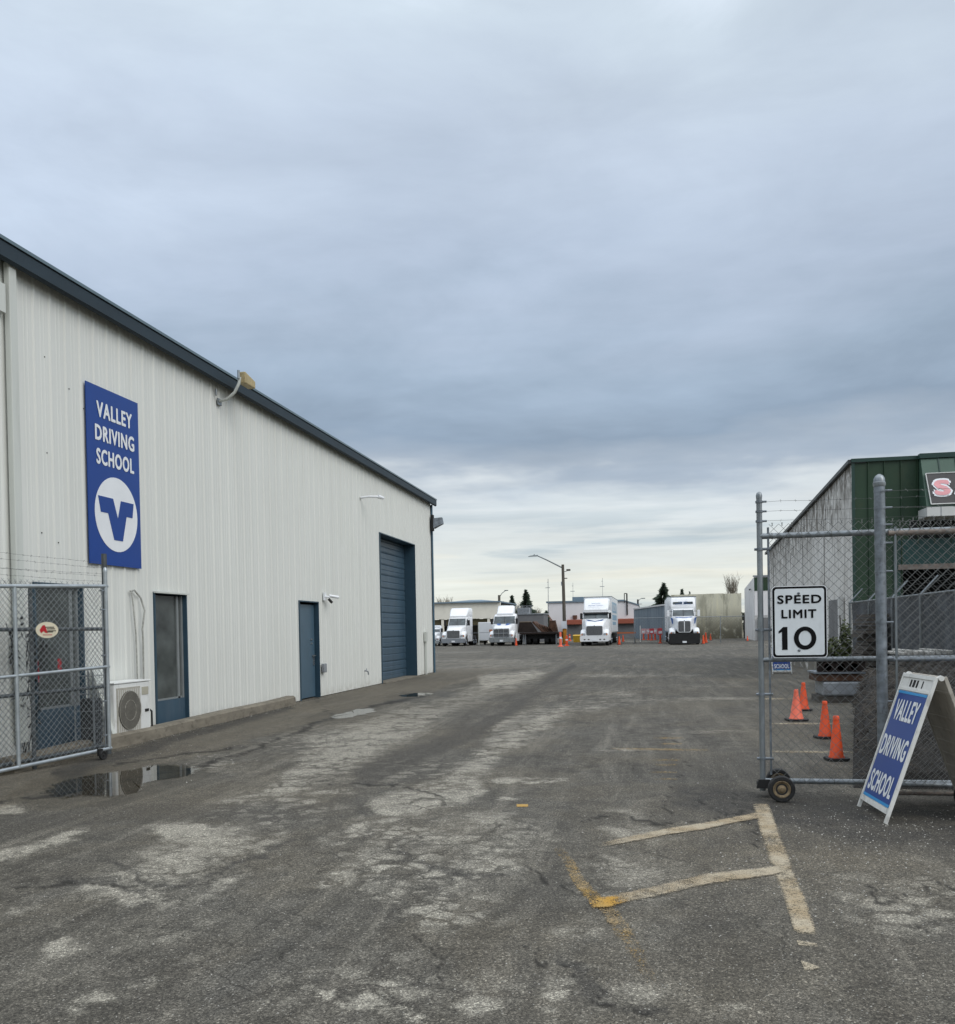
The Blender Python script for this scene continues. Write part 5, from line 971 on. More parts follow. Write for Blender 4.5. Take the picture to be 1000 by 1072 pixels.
    ws = MB().hexa([(-wsw/2, 2.035-.03, w0+.03), (wsw/2, 2.035-.03, w0+.03), (wsw/2, 2.1, w0+.03), (-wsw/2, 2.1, w0+.03), (-wsw/2+.05, 2.50-.03, w1), (wsw/2-.05, 2.50-.03, w1), (wsw/2-.05, 2.56, w1), (-wsw/2+.05, 2.56, w1)]).build('windshield', WSG, t, **K)
    MB().hexa([(-.02, 1.995, w0+.03), (.02, 1.995, w0+.03), (.02, 2.02, w0+.03), (-.02, 2.02, w0+.03), (-.02, 2.46, w1), (.02, 2.46, w1), (.02, 2.48, w1), (-.02, 2.48, w1)]).build('windshield_bar', DARK, ws, **K)
    if visor: MB().hexa([(-wsw/2-.03, 2.25, w1-.10), (wsw/2+.03, 2.25, w1-.10), (wsw/2+.03, 2.5, w1+.02), (-wsw/2-.03, 2.5, w1+.02), (-wsw/2-.03, 2.22, w1-.06), (wsw/2+.03, 2.22, w1-.06), (wsw/2+.03, 2.5, w1+.06), (-wsw/2-.03, 2.5, w1+.06)]).build('sun_visor', DARK, t, **K)
    # roof fairing and sleeper
    f0, f1 = fw; yb = 5.0 if body == 'sleeper' else 3.6
    sl = .9 if not roofwin else .35
    fr = MB().loft([rr(f0, w1+.06, w1+.28, .08, 2.56), rr((f0*2+f1)/3, w1+.06, w1+(ftop-w1)*.5, .15, 2.56+sl*.4), rr((f0+f1)/2, w1+.06, ftop-.10, .18, 2.56+sl*.95), rr((f0+2*f1)/3, w1+.06, ftop, .2, 2.56+sl*1.35), rr(f1, w1+.06, ftop, .2, yb)]).build('roof_fairing', WHITE, t, True, **K)
    if body == 'sleeper': MB().loft([rr(cw+.10, .95, w1+.2, .12, 3.22), rr(cw+.16, .95, w1+.2, .12, yb)]).build('sleeper', WHITE, t, True, **K)
    if roofwin:
        for s_ in (-1, 1): MB().loft([rr(.78, w1+.42, w1+.68, .05, 2.56+.10, s_*.46), rr(.78, w1+.42, w1+.68, .05, 2.9, s_*.46)]).build('roof_window', WSG, fr, **K)
    if markers:
        for x_ in (-.95, -.28, 0, .28, .95): MB().box(x_-.05, x_+.05, 2.62, 2.72, w1+.30+.0, w1+.36).build('marker_light', GREYM, fr, **K)
    if stripes:
        P = lambda x, k: (x, 0, 0)
        mb = MB()
        if stripes == 1:
            for s_ in (-1, 1): mb.hexa([(s_*.25, 1.15, (g1+w0)/2+.13), (s_*.50, 1.15, (g1+w0)/2+.10), (s_*.50, 1.72, w0+.03), (s_*.25, 1.72, w0+.04), (s_*.25, 1.15, (g1+w0)/2+.17), (s_*.50, 1.15, (g1+w0)/2+.14), (s_*.72, 1.74, w0+.055), (s_*.35, 1.74, w0+.065)])
        else:
            for s_ in (-1, 1):
                mb.hexa([(0, .98, (g1+w0)/2+.02), (s_*.5, 1.02, (g1+w0)/2+.06), (s_*.5, 1.04, (g1+w0)/2+.06), (0, 1.1, (g1+w0)/2+.02), (0, .90, (g1+w0)/2+.12), (s_*.78, 1.3, w0-.02), (s_*.78, 1.35, w0-.02), (0, 1.1, (g1+w0)/2+.13)])
                if stripes == 3: mb.hexa([(s_*.90, 1.62, 1.75), (s_*.98, 1.62, 1.82), (s_*.98, 1.74, 1.82), (s_*.90, 1.74, 1.75), (s_*.92, 1.62, w0-.18), (s_*1.10, 1.62, w0-.05), (s_*1.10, 1.74, w0-.05), (s_*.92, 1.74, w0-.18)])
        mb.build('blue_stripe', STRIPE, hd, **K)
    if trailer:
        tw = 2.55; ttop = trailer; bx = MB().box(-tw/2, tw/2, 5.35, 17.5, 1.15, ttop).build('cargo_box', mat('trailer_white', (.70, .72, .73), .4, 0, .04, dirt=(.4, .4, .38), dirt_amt=.3), t, bevel=.03, **K)
        MB().box(-tw/2-.01, tw/2+.01, 5.33, 17.52, ttop+.002, ttop+.05).build('roof_rim', GALVD, bx, **K)
        MB().box(-.5, .5, 6.9, 17.4, .85, 1.13).build('trailer_frame', DARK, t, **K)
        for s_ in (-1, 1):
            for y_ in (14.6, 15.9): wheel('trailer_wheel', t, (s_*(tw/2-.3), y_, .5), .5, .56, 'x', RUBBER, CHROME)
        if side_panels:
            for z0, z1, y0, y1 in ((ttop-1.45, ttop-.45, 5.9, 14.5), (ttop-2.15, ttop-1.65, 5.9, 14.5), (ttop-2.6, ttop-2.3, 6.3, 13)): MB().box(tw/2+.002, tw/2+.008, y0, y1, z0, z1).build('blue_panel', LITB, bx, **K)
            text('VALLEY DRIVING', 'lettering', SIGNW, bx, (tw/2+.009, 10.2, ttop-.95), (0, 1, 0), (0, 0, 1), 7.4, .6, .03, .002, local=True)
    if words:
        zt_ = w1+(ftop-w1)*.62; yt_ = 2.56+sl*.30
        text('VALLEY', 'lettering', STRIPE, fr, (0, yt_-.12, zt_), (1, 0, 0), (0, .55 if not roofwin else .2, 1), .8, .12, .02, .02, local=True)
        text('DRIVING SCHOOL', 'lettering', STRIPE, fr, (0, yt_-.2, zt_-.18), (1, 0, 0), (0, .55 if not roofwin else .2, 1), 1.35, .10, .02, .02, local=True)
    return t
truck('plain white high-roof truck parked in front of the cream open bays, second from left', G(474.5, 676.5), 0, H=3.85, gw=1.25, gz=(.80, 1.52), bumper=mat('grey_bumper', (.28, .30, .33), .35, .5), bz=(.32, .74), wsz=(2.03, 2.76), wsw=1.75, fw=(1.7, 2.1))
truck('white day-cab truck with chrome bumper, grille guard and two blue hood flashes', G(525, 676.2), 0, H=3.95, gw=1.45, gz=(.82, 1.6), bumper=CHROME, bz=(.35, .80), wsz=(2.09, 2.86), wsw=2.1, fw=(1.6, 1.75), body='day', stripes=1, guard=True)
truck('white truck with box trailer, grey grille and thin blue V stripe, behind the lamp pole', G(622.5, 676.2), R(-.8), H=4.25, gw=1.38, gz=(.93, 1.72), bumper=WHITE, bz=(.38, .90), wsz=(2.35, 2.92), wsw=2.2, fw=(2.15, 2.35), stripes=2, trailer=4.42, words=True, markers=True, visor=True, W=2.5, side_panels=True, lows=True)
truck('white truck with two roof windows, split grille and deep black bumper, before the stained wall', G(717, 675), 0, H=4.1, gw=.98, gz=(1.12, 2.0), bumper=DARK, bz=(.10, .98), wsz=(2.42, 3.03), wsw=1.85, fw=(2.05, 2.2), stripes=3, split=True, roofwin=True, mir=WHITE, trailer=4.22, words=True, W=2.55)
T0 = truck('small white truck mostly hidden by the corner of the warehouse, leftmost of the row', WY(451, 674, 90)*np.array([1, 1, 0]), 0, H=2.95, gw=1.2, gz=(.9, 1.5), bumper=CHROME, wsz=(1.95, 2.5), wsw=1.8, fw=(1.5, 1.6), body='day'); T0.scale = (.72, .72, .72)
# closed white van body between the first two trucks
vn = thing('box_trailer', 'low white box trailer with a small orange emblem, between two trucks', 'trailer', (*WY(512, 674, 92)[:2], 0))
vx, vy = vn.location[0], vn.location[1]
vb = MB().box(vx-1.1, vx+1.15, vy, vy+4.5, .45, 2.35).build('body', mat('van_white', (.66, .68, .70), .4, 0, .04), vn, bevel=.05)
MB().box(vx+.05, vx+.45, vy-.008, vy-.002, 1.35, 1.6).build('emblem', mat('dull_orange', (.45, .16, .06), .6), vb)
MB().box(vx-1.05, vx+1.1, vy-.006, vy-.001, 1.26, 1.30).build('trim_line', GREYM, vb)
for s_ in (-1, 1): wheel('trailer_wheel', vn, (s_*.95, 3.0, .33), .33, .2, 'x')
MB().box(vx-1.1, vx-1.0, vy-.05, vy+.05, 0, 2.3).build('corner_post', TRIMW, vn)
# flatbed trailers, dark and rusty
FT = thing('flatbed_trailer', 'dark rusty gooseneck flatbed trailer loaded with scrap steel, left of the lamp pole', 'trailer', (*WY(566, 676, 90)[:2], 0))
fx, fy = FT.location[0], FT.location[1]
MB().box(fx-2.1, fx+1.75, fy, fy+9, 1.05, 1.22).build('deck', RUSTD, FT)
MB().hexa([(fx-2.3, fy+.1, 1.24), (fx-.25, fy+.1, 1.24), (fx-.25, fy+.3, 1.24), (fx-2.3, fy+.3, 1.24), (fx-2.1, fy+.1, 2.25), (fx-.9, fy+.1, 2.25), (fx-.9, fy+.3, 2.25), (fx-2.1, fy+.3, 2.25)]).build('headboard', RUSTD, FT)
MB().box(fx-2.1, fx-.9, fy+.08, fy+.32, 2.252, 2.33).build('headboard_rail', mat('pale_rust', (.22, .17, .13), .9), FT)
MB().hexa([(fx-.85, fy+.2, 2.22), (fx+.1, fy+.2, 1.24), (fx+.15, fy+3, 1.24), (fx-.8, fy+3, 2.22), (fx-.72, fy+.2, 2.34), (fx+.3, fy+.2, 1.30), (fx+.35, fy+3, 1.30), (fx-.67, fy+3, 2.34)]).build('ramp', RUST, FT)
mb = MB()
for k in range(6): mb.hexa([(fx+.1+k*.2, fy+.4+k*.1, 1.24), (fx+.22+k*.2, fy+.4+k*.1, 1.24), (fx+.22+k*.2, fy+2.4, 1.24), (fx+.1+k*.2, fy+2.4, 1.24), (fx-.5+k*.26, fy+.6, 2.1-k*.09), (fx-.38+k*.26, fy+.6, 2.12-k*.09), (fx-.38+k*.26, fy+2.2, 2.12-k*.09), (fx-.5+k*.26, fy+2.2, 2.1-k*.09)])
mb.build('steel_ribs', RUST, FT); MB().hexa([(fx+.7, fy+1.2, 1.24), (fx+1.6, fy+1.2, 1.24), (fx+1.6, fy+2.2, 1.24), (fx+.7, fy+2.2, 1.24), (fx+.75, fy+1.2, 2.35), (fx+1.35, fy+1.2, 2.4), (fx+1.35, fy+2.2, 2.4), (fx+.75, fy+2.2, 2.35)]).build('scrap_bin', RUST, FT)
MB().box(fx-2.0, fx+1.6, fy+.6, fy+8.8, .55, 1.04).build('frame', DARK, FT)
for x_ in (-1.3, -.6, .55, 1.2): 
    for y_ in (1.0, 2.3): wheel('wheel', FT, (x_, y_, .48), .48, .5, 'x', RUBBER, DARK)
for x_ in (-1.75, -1.55, 1.55): MB().box(fx+x_-.06, fx+x_+.06, fy+.3, fy+.45, .03, 1.04).build('landing_leg', GREYM, FT)
# grey works shed and machinery silhouette behind
sh2 = thing('grey_shed', 'low grey shed with a railed roof behind the flatbed trailer', 'shed', (*WY(552, 668, 108)[:2], 0)); sx_, sy_ = sh2.location[0], sh2.location[1]
MB().box(sx_-2.6, sx_+2.0, sy_, sy_+5, 0, 3.3).build('wall', mat('shed_grey', (.15, .15, .155), .8, 0, .1), sh2); MB().box(sx_-2.7, sx_+2.1, sy_-.1, sy_+5, 3.302, 3.42).build('roof', GREYM, sh2)
mb = MB()
for x_ in np.arange(-2., 1., .5): mb.box(sx_+x_, sx_+x_+.06, sy_, sy_+.06, 3.42, 4.3)
mb.box(sx_-2., sx_+.8, sy_, sy_+.05, 4.3, 4.36).box(sx_-2., sx_+.8, sy_, sy_+.05, 3.86, 3.9); mb.build('railing', GREYM, sh2)
MB().box(sx_-1.2, sx_+.2, sy_+.5, sy_+2, 3.42, 4.15).build('roof_unit', GREYM, sh2)
br = thing('brown_roofed_house', 'small house with brown roof behind the trailers', 'house', (*WY(566, 668, 125)[:2], 0)); bx_, by_ = br.location[0], br.location[1]
MB().box(bx_-1.6, bx_+1.2, by_, by_+5, 0, 2.3).build('wall', BRICK, br); MB().hexa([(bx_-1.9, by_-.2, 2.3), (bx_+1.5, by_-.2, 2.3), (bx_+1.5, by_+5, 2.3), (bx_-1.9, by_+5, 2.3), (bx_-1.2, by_+2, 3.6), (bx_+.8, by_+2, 3.6), (bx_+.8, by_+3, 3.6), (bx_-1.2, by_+3, 3.6)]).build('roof', BRICK, br)
# ---------------------------------------------------------------- far buildings
CB = thing('open_bay_warehouse', 'long cream warehouse with dark open loading bays behind the left trucks', 'warehouse', (*WY(480, 670, 106)[:2], 0)); Yc = 106.; xL = -44.; xR = WY(524, 640, Yc)[0]
zt_ = WY(480, 631.5, Yc)[2]; zb_ = WY(480, 648, Yc)[2]
MB().box(xL, xR, Yc, Yc+.4, zb_, zt_).build('upper_wall', CREAM, CB); MB().box(xL, xR, Yc-.3, Yc+14, zt_+.002, zt_+.16).build('roof_edge', ROOFB, CB)
MB().hexa([(xR-6.5, Yc, zt_+.162), (xR-.5, Yc, zt_+.162), (xR-.5, Yc+8, zt_+.162), (xR-6.5, Yc+8, zt_+.162), (xR-4, Yc+2, zt_+.42), (xR-2.6, Yc+2, zt_+.42), (xR-2.6, Yc+6, zt_+.42), (xR-4, Yc+6, zt_+.42)]).build('roof_light', ROOFB, CB)
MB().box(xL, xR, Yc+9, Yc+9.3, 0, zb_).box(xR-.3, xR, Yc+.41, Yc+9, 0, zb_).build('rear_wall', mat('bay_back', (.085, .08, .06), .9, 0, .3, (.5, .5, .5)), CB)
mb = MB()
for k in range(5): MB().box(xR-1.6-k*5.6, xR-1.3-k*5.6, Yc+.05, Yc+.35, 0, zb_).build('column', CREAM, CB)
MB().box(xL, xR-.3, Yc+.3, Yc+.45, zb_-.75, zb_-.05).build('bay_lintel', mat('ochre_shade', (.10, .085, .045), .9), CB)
mb = MB()
for z_ in (1.2, 2.1): mb.cyl((xR-14, Yc+.6, z_), (xR-.5, Yc+.6, z_), .04, n=6)
mb.build('bay_rail', GALVD, CB)
WB = thing('white_works_building', 'plain white building with slate-blue parapet and terracotta canopy behind the box truck', 'building', (*WY(620, 670, 130)[:2], 0)); Yw = 130.
wl0 = WY(573.5, 640, Yw)[0]; wr0 = WY(654, 640, Yw)[0]; wr1 = WY(668.5, 640, Yw)[0]; zt_ = WY(620, 630.3, Yw)[2]; z2 = WY(668, 634, Yw)[2]
MB().add([(wl0, Yw, 0), (wr1, Yw, 0), (wr1, Yw, z2), (wr0, Yw, zt_), (wl0, Yw, zt_), (wl0, Yw+14, 0), (wr1, Yw+14, 0), (wr1, Yw+14, z2), (wr0, Yw+14, zt_), (wl0, Yw+14, zt_)], [(0, 1, 2, 3, 4), (9, 8, 7, 6, 5), (0, 5, 6, 1), (1, 6, 7, 2), (2, 7, 8, 3), (3, 8, 9, 4), (4, 9, 5, 0)]).build('wall', WPAINT, WB)
MB().box(wl0-.2, wr0, Yw-.15, Yw+14, zt_+.002, zt_+.24).build('parapet', ROOFB, WB); MB().hexa([(wr0, Yw-.1, zt_+.01), (wr1+.1, Yw-.1, z2+.01), (wr1+.1, Yw+14, z2+.01), (wr0, Yw+14, zt_+.01), (wr0, Yw-.1, zt_+.18), (wr1+.1, Yw-.1, z2+.18), (wr1+.1, Yw+14, z2+.18), (wr0, Yw+14, zt_+.18)]).build('gable_edge', ROOFB, WB)
c0 = WY(598, 650, Yw-1)[0]; c1 = WY(609, 650, Yw-1)[0]; c2 = WY(645, 650, Yw-1)[0]; c3 = WY(670, 650, Yw-1)[0]; za_ = WY(620, 648.2, Yw-1)[2]; zb2 = WY(620, 653.3, Yw-1)[2]
for p_, q_ in ((c0-.6, c1), (c1+.8, c1+1.6), (c2, c3)): MB().hexa([(p_, Yw-1.2, zb2), (q_, Yw-1.2, zb2), (q_, Yw-.01, zb2), (p_, Yw-.01, zb2), (p_, Yw-1.1, za_-.1), (q_, Yw-1.1, za_-.1), (q_, Yw-.01, za_), (p_, Yw-.01, za_)]).build('awning', AWN, WB)
MB().box(c0-.6, c3, Yw-.6, Yw-.01, 0, zb2-.02).build('grey_base', GREYB, WB)
h0 = WY(607, 626, Yw+3)[0]; MB().box(h0-1, h0+.6, Yw+2, Yw+4, zt_+.25, zt_+.85).build('roof_unit', ROOFB, WB)
h1 = WY(656, 600, Yw-.1)[0]; MB().cyl((h1, Yw-.1, 3.3), (h1, Yw-.1, zt_+1.1), .10, n=8).cyl((h1-.35, Yw-.1, zt_-.2), (h1-.35, Yw-.1, zt_+1.1), .06, n=6).cyl((h1-.35, Yw-.1, zt_+1.1), (h1, Yw-.1, zt_+1.1), .06, n=6).build('flue', DARK, WB)
MB().box(WY(602, 650, Yw-.2)[0]-.3, WY(602, 650, Yw-.2)[0]+.3, Yw-.3, Yw-.01, 2.9, 3.4).build('wall_unit', BRICK, WB)
# grey sheet-metal wall (long container-like shed side) and stained concrete wall
sw_ = thing('sheet_metal_shed', 'long grey-blue corrugated sheet wall with pale capping left of the last truck', 'shed', (1.2, 100, 0))
a0 = Vector(G(664.5, 668.3)); a0 = Vector(WY(664.5, 668, 127)); b0 = Vector(WY(727, 660, 92)); a0.z = b0.z = 0
dv = (b0-a0); ln = dv.length; dv.normalize(); nv = Vector((dv.y, -dv.x, 0)); nv = nv if nv.y < 0 else -nv
mb = MB(); n = int(ln/.3)
for k in range(n):
    q0 = a0+dv*(k*ln/n); q1 = a0+dv*((k+.55)*ln/n); q2 = a0+dv*((k+.65)*ln/n); q3 = a0+dv*((k+.9)*ln/n); q4 = a0+dv*((k+1)*ln/n); Z = Vector((0, 0, 3.95))
    for s_, e_ in ((q0, q1), (q1, q2+nv*.08), (q2+nv*.08, q3+nv*.08), (q3+nv*.08, q4)): mb.quad(s_, e_, e_+Z, s_+Z)
mb.build('corrugated_side', METW, sw_, fix=False)
mb = MB(); mb.hexa([a0+nv*.15+Vector((0, 0, 3.96)), b0+nv*.15+Vector((0, 0, 3.96)), b0-nv*.2+Vector((0, 0, 3.96)), a0-nv*.2+Vector((0, 0, 3.96)), a0+nv*.15+Vector((0, 0, 4.14)), b0+nv*.15+Vector((0, 0, 4.14)), b0-nv*.2+Vector((0, 0, 4.14)), a0-nv*.2+Vector((0, 0, 4.14))]); mb.build('capping', SOFF, sw_)
cwl = thing('concrete_wall', 'tall stained yellow-grey concrete panel wall behind the last truck', 'wall', (9, 112, 0)); q0, q1 = 3.0, WY(776.5, 640, 112)[0]
k = 0; x_ = q0
while x_ < q1:
    x2 = min(x_+2.05, q1); zt2 = 5.36+.02*(k % 3); MB().box(x_+.012, x2-.012, 112, 112.25, 0, zt2).build('panel', STAINC, cwl); x_ = x2; k += 1
MB().box(q0, q1, 112.05, 112.2, 0, 5.3).build('core', GREYB, cwl)
MB().hexa([(q1+.0, 112.1, 0), (q1+.7, 116, 0), (q1+.6, 116.2, 0), (q1-.1, 112.3, 0), (q1, 112.1, 5.4), (q1-.1, 116, 5.0), (q1-.2, 116.2, 5.0), (q1-.1, 112.3, 5.4)]).build('return_panel', STAINC, cwl)
tag(MB().box(q1+.15, q1+1.3, 111.2, 111.4, 0, 2.6).build('dark_gap_sheet', DARK, None), 'narrow dark sheet closing the gap between the concrete wall and the white shed', 'gate')  # flat dark sheet put in for the darkness of the gap
ff = thing('boundary_fence', 'thin chain-link fence in front of the far walls', 'fence', (4, 84, 0)); Yf = 86.
xa_, xb_ = WY(664, 650, Yf)[0], WY(779, 650, Yf)[0]; zf = WY(740, 645.8, Yf)[2]
MB().cyl((xa_, Yf, zf), (xb_, Yf, zf), .03, n=6).build('top_rail', GALV, ff)
for x_ in np.arange(xa_, xb_+.1, 2.6): MB().cyl((x_, Yf, 0), (x_, Yf, zf+.05), .035, n=6).build('post', GALV, ff)
mb = MB(); chainlink(mb, xb_-xa_, .05, zf, .28, .005); mb.v = [(x+xa_, y+Yf, z) for x, y, z in mb.v]; mb.build('wire_mesh', WIRE, ff)
FSH = thing('white_shed', 'distant white building with green gable band beyond the gate post', 'building', (12, 96, 0)); X0 = WY(790, 640, 95)[0]; 
MB().add([(X0, 95, 0), (X0+.5, 109, 0), (X0+.5, 109, 5.75), (X0, 95, 6.4), (X0+12, 95, 0), (X0+12, 109, 0), (X0+12, 109, 5.75), (X0+12, 95, 6.4)], [(0, 3, 2, 1), (4, 5, 6, 7), (1, 2, 6, 5), (2, 3, 7, 6), (3, 0, 4, 7)]).build('wall', PLAINW, FSH)
MB().box(X0, X0+12, 94.9, 94.99, 5.0, 6.3).build('green_band', GREEN, FSH); MB().box(X0-.1, X0+12, 94.8, 95.2, 6.41, 6.55).build('roof_edge', GREYM, FSH)
MB().box(X0+.02, X0+12, 94.93, 94.985, 2.5, 4.99).build('white_front', WPAINT, FSH)
MB().box(X0+.25, X0+12, 94.6, 94.9, 0, 2.3).build('grey_hoarding', GREYB, FSH)
MB().box(X0-.05, X0-.01, 98, 99.2, 5.2, 5.35).build('wall_vent', DARK, FSH)
# ---------------------------------------------------------------- poles, lamps, aerials
lp = thing('street_lamp', 'tall timber pole with long curved lamp arm beside the box truck', 'street lamp', (*WY(591.5, 675, 92)[:2], 0)); lx, ly = lp.location[0], lp.location[1]
ztop = WY(590, 591, ly)[2]
MB().tube([(lx, ly, 0), (lx-.03, ly, ztop*.5), (lx-.08, ly, ztop)], [.19, .17, .14], 12).build('pole', WOODP, lp, True)
ap = WY(588, 594, ly); p1 = WY(572, 586, ly); p2 = WY(563, 582, ly); p3 = WY(558, 581.5, ly)
ar = MB().tube([(ap[0], ly, ap[2]), (p1[0], ly, p1[2]), (p2[0], ly, p2[2]), (p3[0], ly, p3[2])], [.07, .06, .05, .05], 8).build('arm', LAMPG, lp, True)
MB().hexa([(p2[0]+.1, ly-.12, p2[2]-.04), (p2[0]-1.0, ly-.12, p2[2]-.06), (p2[0]-1.0, ly+.12, p2[2]-.06), (p2[0]+.1, ly+.12, p2[2]-.04), (p2[0], ly-.08, p2[2]+.1), (p2[0]-.8, ly-.08, p2[2]+.05), (p2[0]-.8, ly+.08, p2[2]+.05), (p2[0], ly+.08, p2[2]+.1)]).build('lamp_head', LAMPG, ar)
MB().cyl((p2[0]-.35, ly, p2[2]+.05), (p2[0]-.35, ly, p2[2]+.2), .04, n=8).build('photocell', LAMPG, ar)
q = WY(596, 596, ly); MB().cyl((lx, ly, q[2]-.25), (q[0], ly, q[2]-.1), .03, n=6).box(q[0]-.28, q[0]+.12, ly-.1, ly+.1, q[2]-.16, q[2]+.02).cyl((lx, ly, q[2]-.9), (q[0]-.2, ly, q[2]-.9), .05, n=6).build('bracket', WOODP, lp)
MB().box(lx-.28, lx-.12, ly-.1, ly+.1, 5.9, 6.3).build('switch_box', GREYM, lp)
MB().cyl((lx, ly, .02), (lx, ly, 1.5), .215, n=14).build('orange_wrap', mat('orange_wrap', (.7, .28, .03), .6, 0, .15, (3, 3, 3)), lp, True)
tag(MB().box(lx-.30, lx+.25, ly-.28, ly-.25, 1.55, 2.3).build('notice_board', SIGNW, None), 'small white notice fixed to the timber lamp pole', 'sign')
def bollard(u_, v_, h_, lab, m=ORANGE, nm='delineator_post'):
    p = G(u_, v_); t = thing(nm, lab, 'bollard', (p[0], p[1], 0)); MB().lathe([(.24, 0), (.24, .05), (.12, .1), (.09, h_), (.03, h_+.02)], 12).build('post_body', m, t, True, local=True)
    MB().lathe([(.11, h_*.55), (.11, h_*.68)], 12).build('reflective_band', SIGNW, t, True, local=True); return t
bollard(587, 677, 1.25, 'tall pinkish-orange post left of the timber lamp pole', ORP); bollard(593.5, 676.3, .9, 'stout orange post right of the timber lamp pole')
bollard(596.5, 671, .8, 'far orange post between the lamp pole and the box truck')
# parade of red and white boards on posts
for i, (u_, v_, h_) in enumerate([(674, 670, 1.35), (679, 670, 1.3), (682.5, 670.5, 1.35), (686, 670, 1.35), (691.5, 673.5, 1.45), (694.5, 670, 1.35)]):
    p = G(u_, v_); nth = ['leftmost', 'second from the left', 'third from the left', 'fourth from the left', 'nearest and tallest', 'rightmost'][i]
    t = thing('course_marker', 'red and white board before the grey sheet wall, '+nth, 'marker', (p[0], p[1], 0), 0, 'red and white boards on posts')
    MB().lathe([(.2, 0), (.2, .05), (.10, .08), (.08, h_)], 10).build('post_body', ORANGE, t, True, local=True)
    b_ = MB().box(-.26, .26, -.10, -.07, h_*.55, h_*.55+.62).build('board', PINK if i in (0, 1, 3, 5) else REDP, t, local=True); MB().box(-.16, .16, -.108, -.101, h_*.55+.12+.1*(i % 2), h_*.55+.36+.1*(i % 2)).build('white_patch', SIGNW, b_, local=True)
tag(MB().cyl((*WY(670.5, 669, 98)[:2], 0), (*WY(670.5, 669, 98)[:2], 1.7), .05, n=8).build('white_stake', SOFF, None), 'thin white stake at the left end of the grey sheet wall', 'post')
sh_ = thing('sawhorse', 'orange sawhorse right of the box trailer', 'barrier', (*WY(656, 668, 90)[:2], 0)); 
MB().box(-.9, .9, -.05, .05, .95, 1.1).build('beam', mat('orange_timber', (.5, .14, .05), .7), sh_, local=True)
for s_ in (-1, 1):
    for e_ in (-1, 1): MB().cyl((s_*.75, 0, 1.0), (s_*.85, e_*.35, 0), .03, n=6).build('leg', WOODP, sh_, local=True)
yb_ = thing('yellow_bin', 'low yellow grit bin left of the box truck', 'bin', (*WY(605.5, 671, 100)[:2], 0)); MB().hexa([(-.5, -.3, .02), (.5, -.3, .02), (.5, .3, .02), (-.5, .3, .02), (-.55, -.35, .7), (.55, -.35, .7), (.55, .35, .7), (-.55, .35, .7)]).build('bin_body', YEL, yb_, local=True); MB().hexa([(-.58, -.38, .702), (.58, -.38, .702), (.58, .38, .702), (-.58, .38, .702), (-.5, -.2, .85), (.5, -.2, .85), (.5, .3, .85), (-.5, .3, .85)]).build('lid', YEL, yb_, local=True)
l2 = thing('street_lamp', 'short distant lamp on a timber post beyond the cream warehouse', 'street lamp', (*WY(523.5, 670, 122)[:2], 0)); a_, b_ = l2.location[0], l2.location[1]; z_ = WY(523.5, 623, b_)[2]
MB().cyl((a_, b_, 0), (a_, b_, z_), .17, n=10).build('pole', WOODP, l2, True); MB().tube([(a_, b_, z_-.4), (a_+.35, b_, z_+.2), (a_+.8, b_, z_+.55), (a_+1.1, b_, z_+.6)], .05, 6).build('arm', LAMPG, l2, True); MB().box(a_+.75, a_+1.25, b_-.12, b_+.12, z_+.56, z_+.66).build('lamp_head', LAMPG, l2)
l3 = thing('street_lamp', 'dark far lamp post rising over the left end of the grey sheet wall', 'street lamp', (*WY(668.5, 668, 140)[:2], 0)); a_, b_ = l3.location[0], l3.location[1]; z_ = WY(668.5, 627.5, b_)[2]
MB().cyl((a_, b_, 0), (a_, b_, z_), .13, n=10).build('pole', DARK, l3, True); MB().tube([(a_, b_, z_-.3), (a_+.4, b_, z_+.1), (a_+.8, b_, z_+.15)], .04, 6).build('arm', LAMPG, l3, True); MB().box(a_+.5, a_+1.1, b_-.12, b_+.12, z_+.08, z_+.2).build('lamp_head', LAMPG, l3); MB().box(a_, a_+.6, b_-.04, b_+.04, z_-.75, z_-.68).build('crossarm', DARK, l3)
for (u_, vt, Y_, lab, r_) in ((573.5, 606, 128, 'lattice radio aerial at the left corner of the white building', .06), (599.5, 610, 134, 'thin aerial on the roof of the white building, left one', .035), (630.5, 605, 134, 'thin aerial on the roof of the white building, right one', .035)):
    p = WY(u_, vt, Y_); t = thing('aerial', lab, 'aerial', (p[0], p[1], 0)); MB().cyl((p[0], Y_, 0), (p[0]+.05, Y_, p[2]), r_, r_*.6, n=6).build('mast', GREYM, t)
    MB().box(p[0]-.35, p[0]+.3, Y_-.02, Y_+.02, p[2]-1.3, p[2]-1.22).build('crossbar', GREYM, t); MB().box(p[0]-.12, p[0]+.12, Y_-.02, Y_+.02, p[2]-.5, p[2]-.45).build('crossbar', GREYM, t)
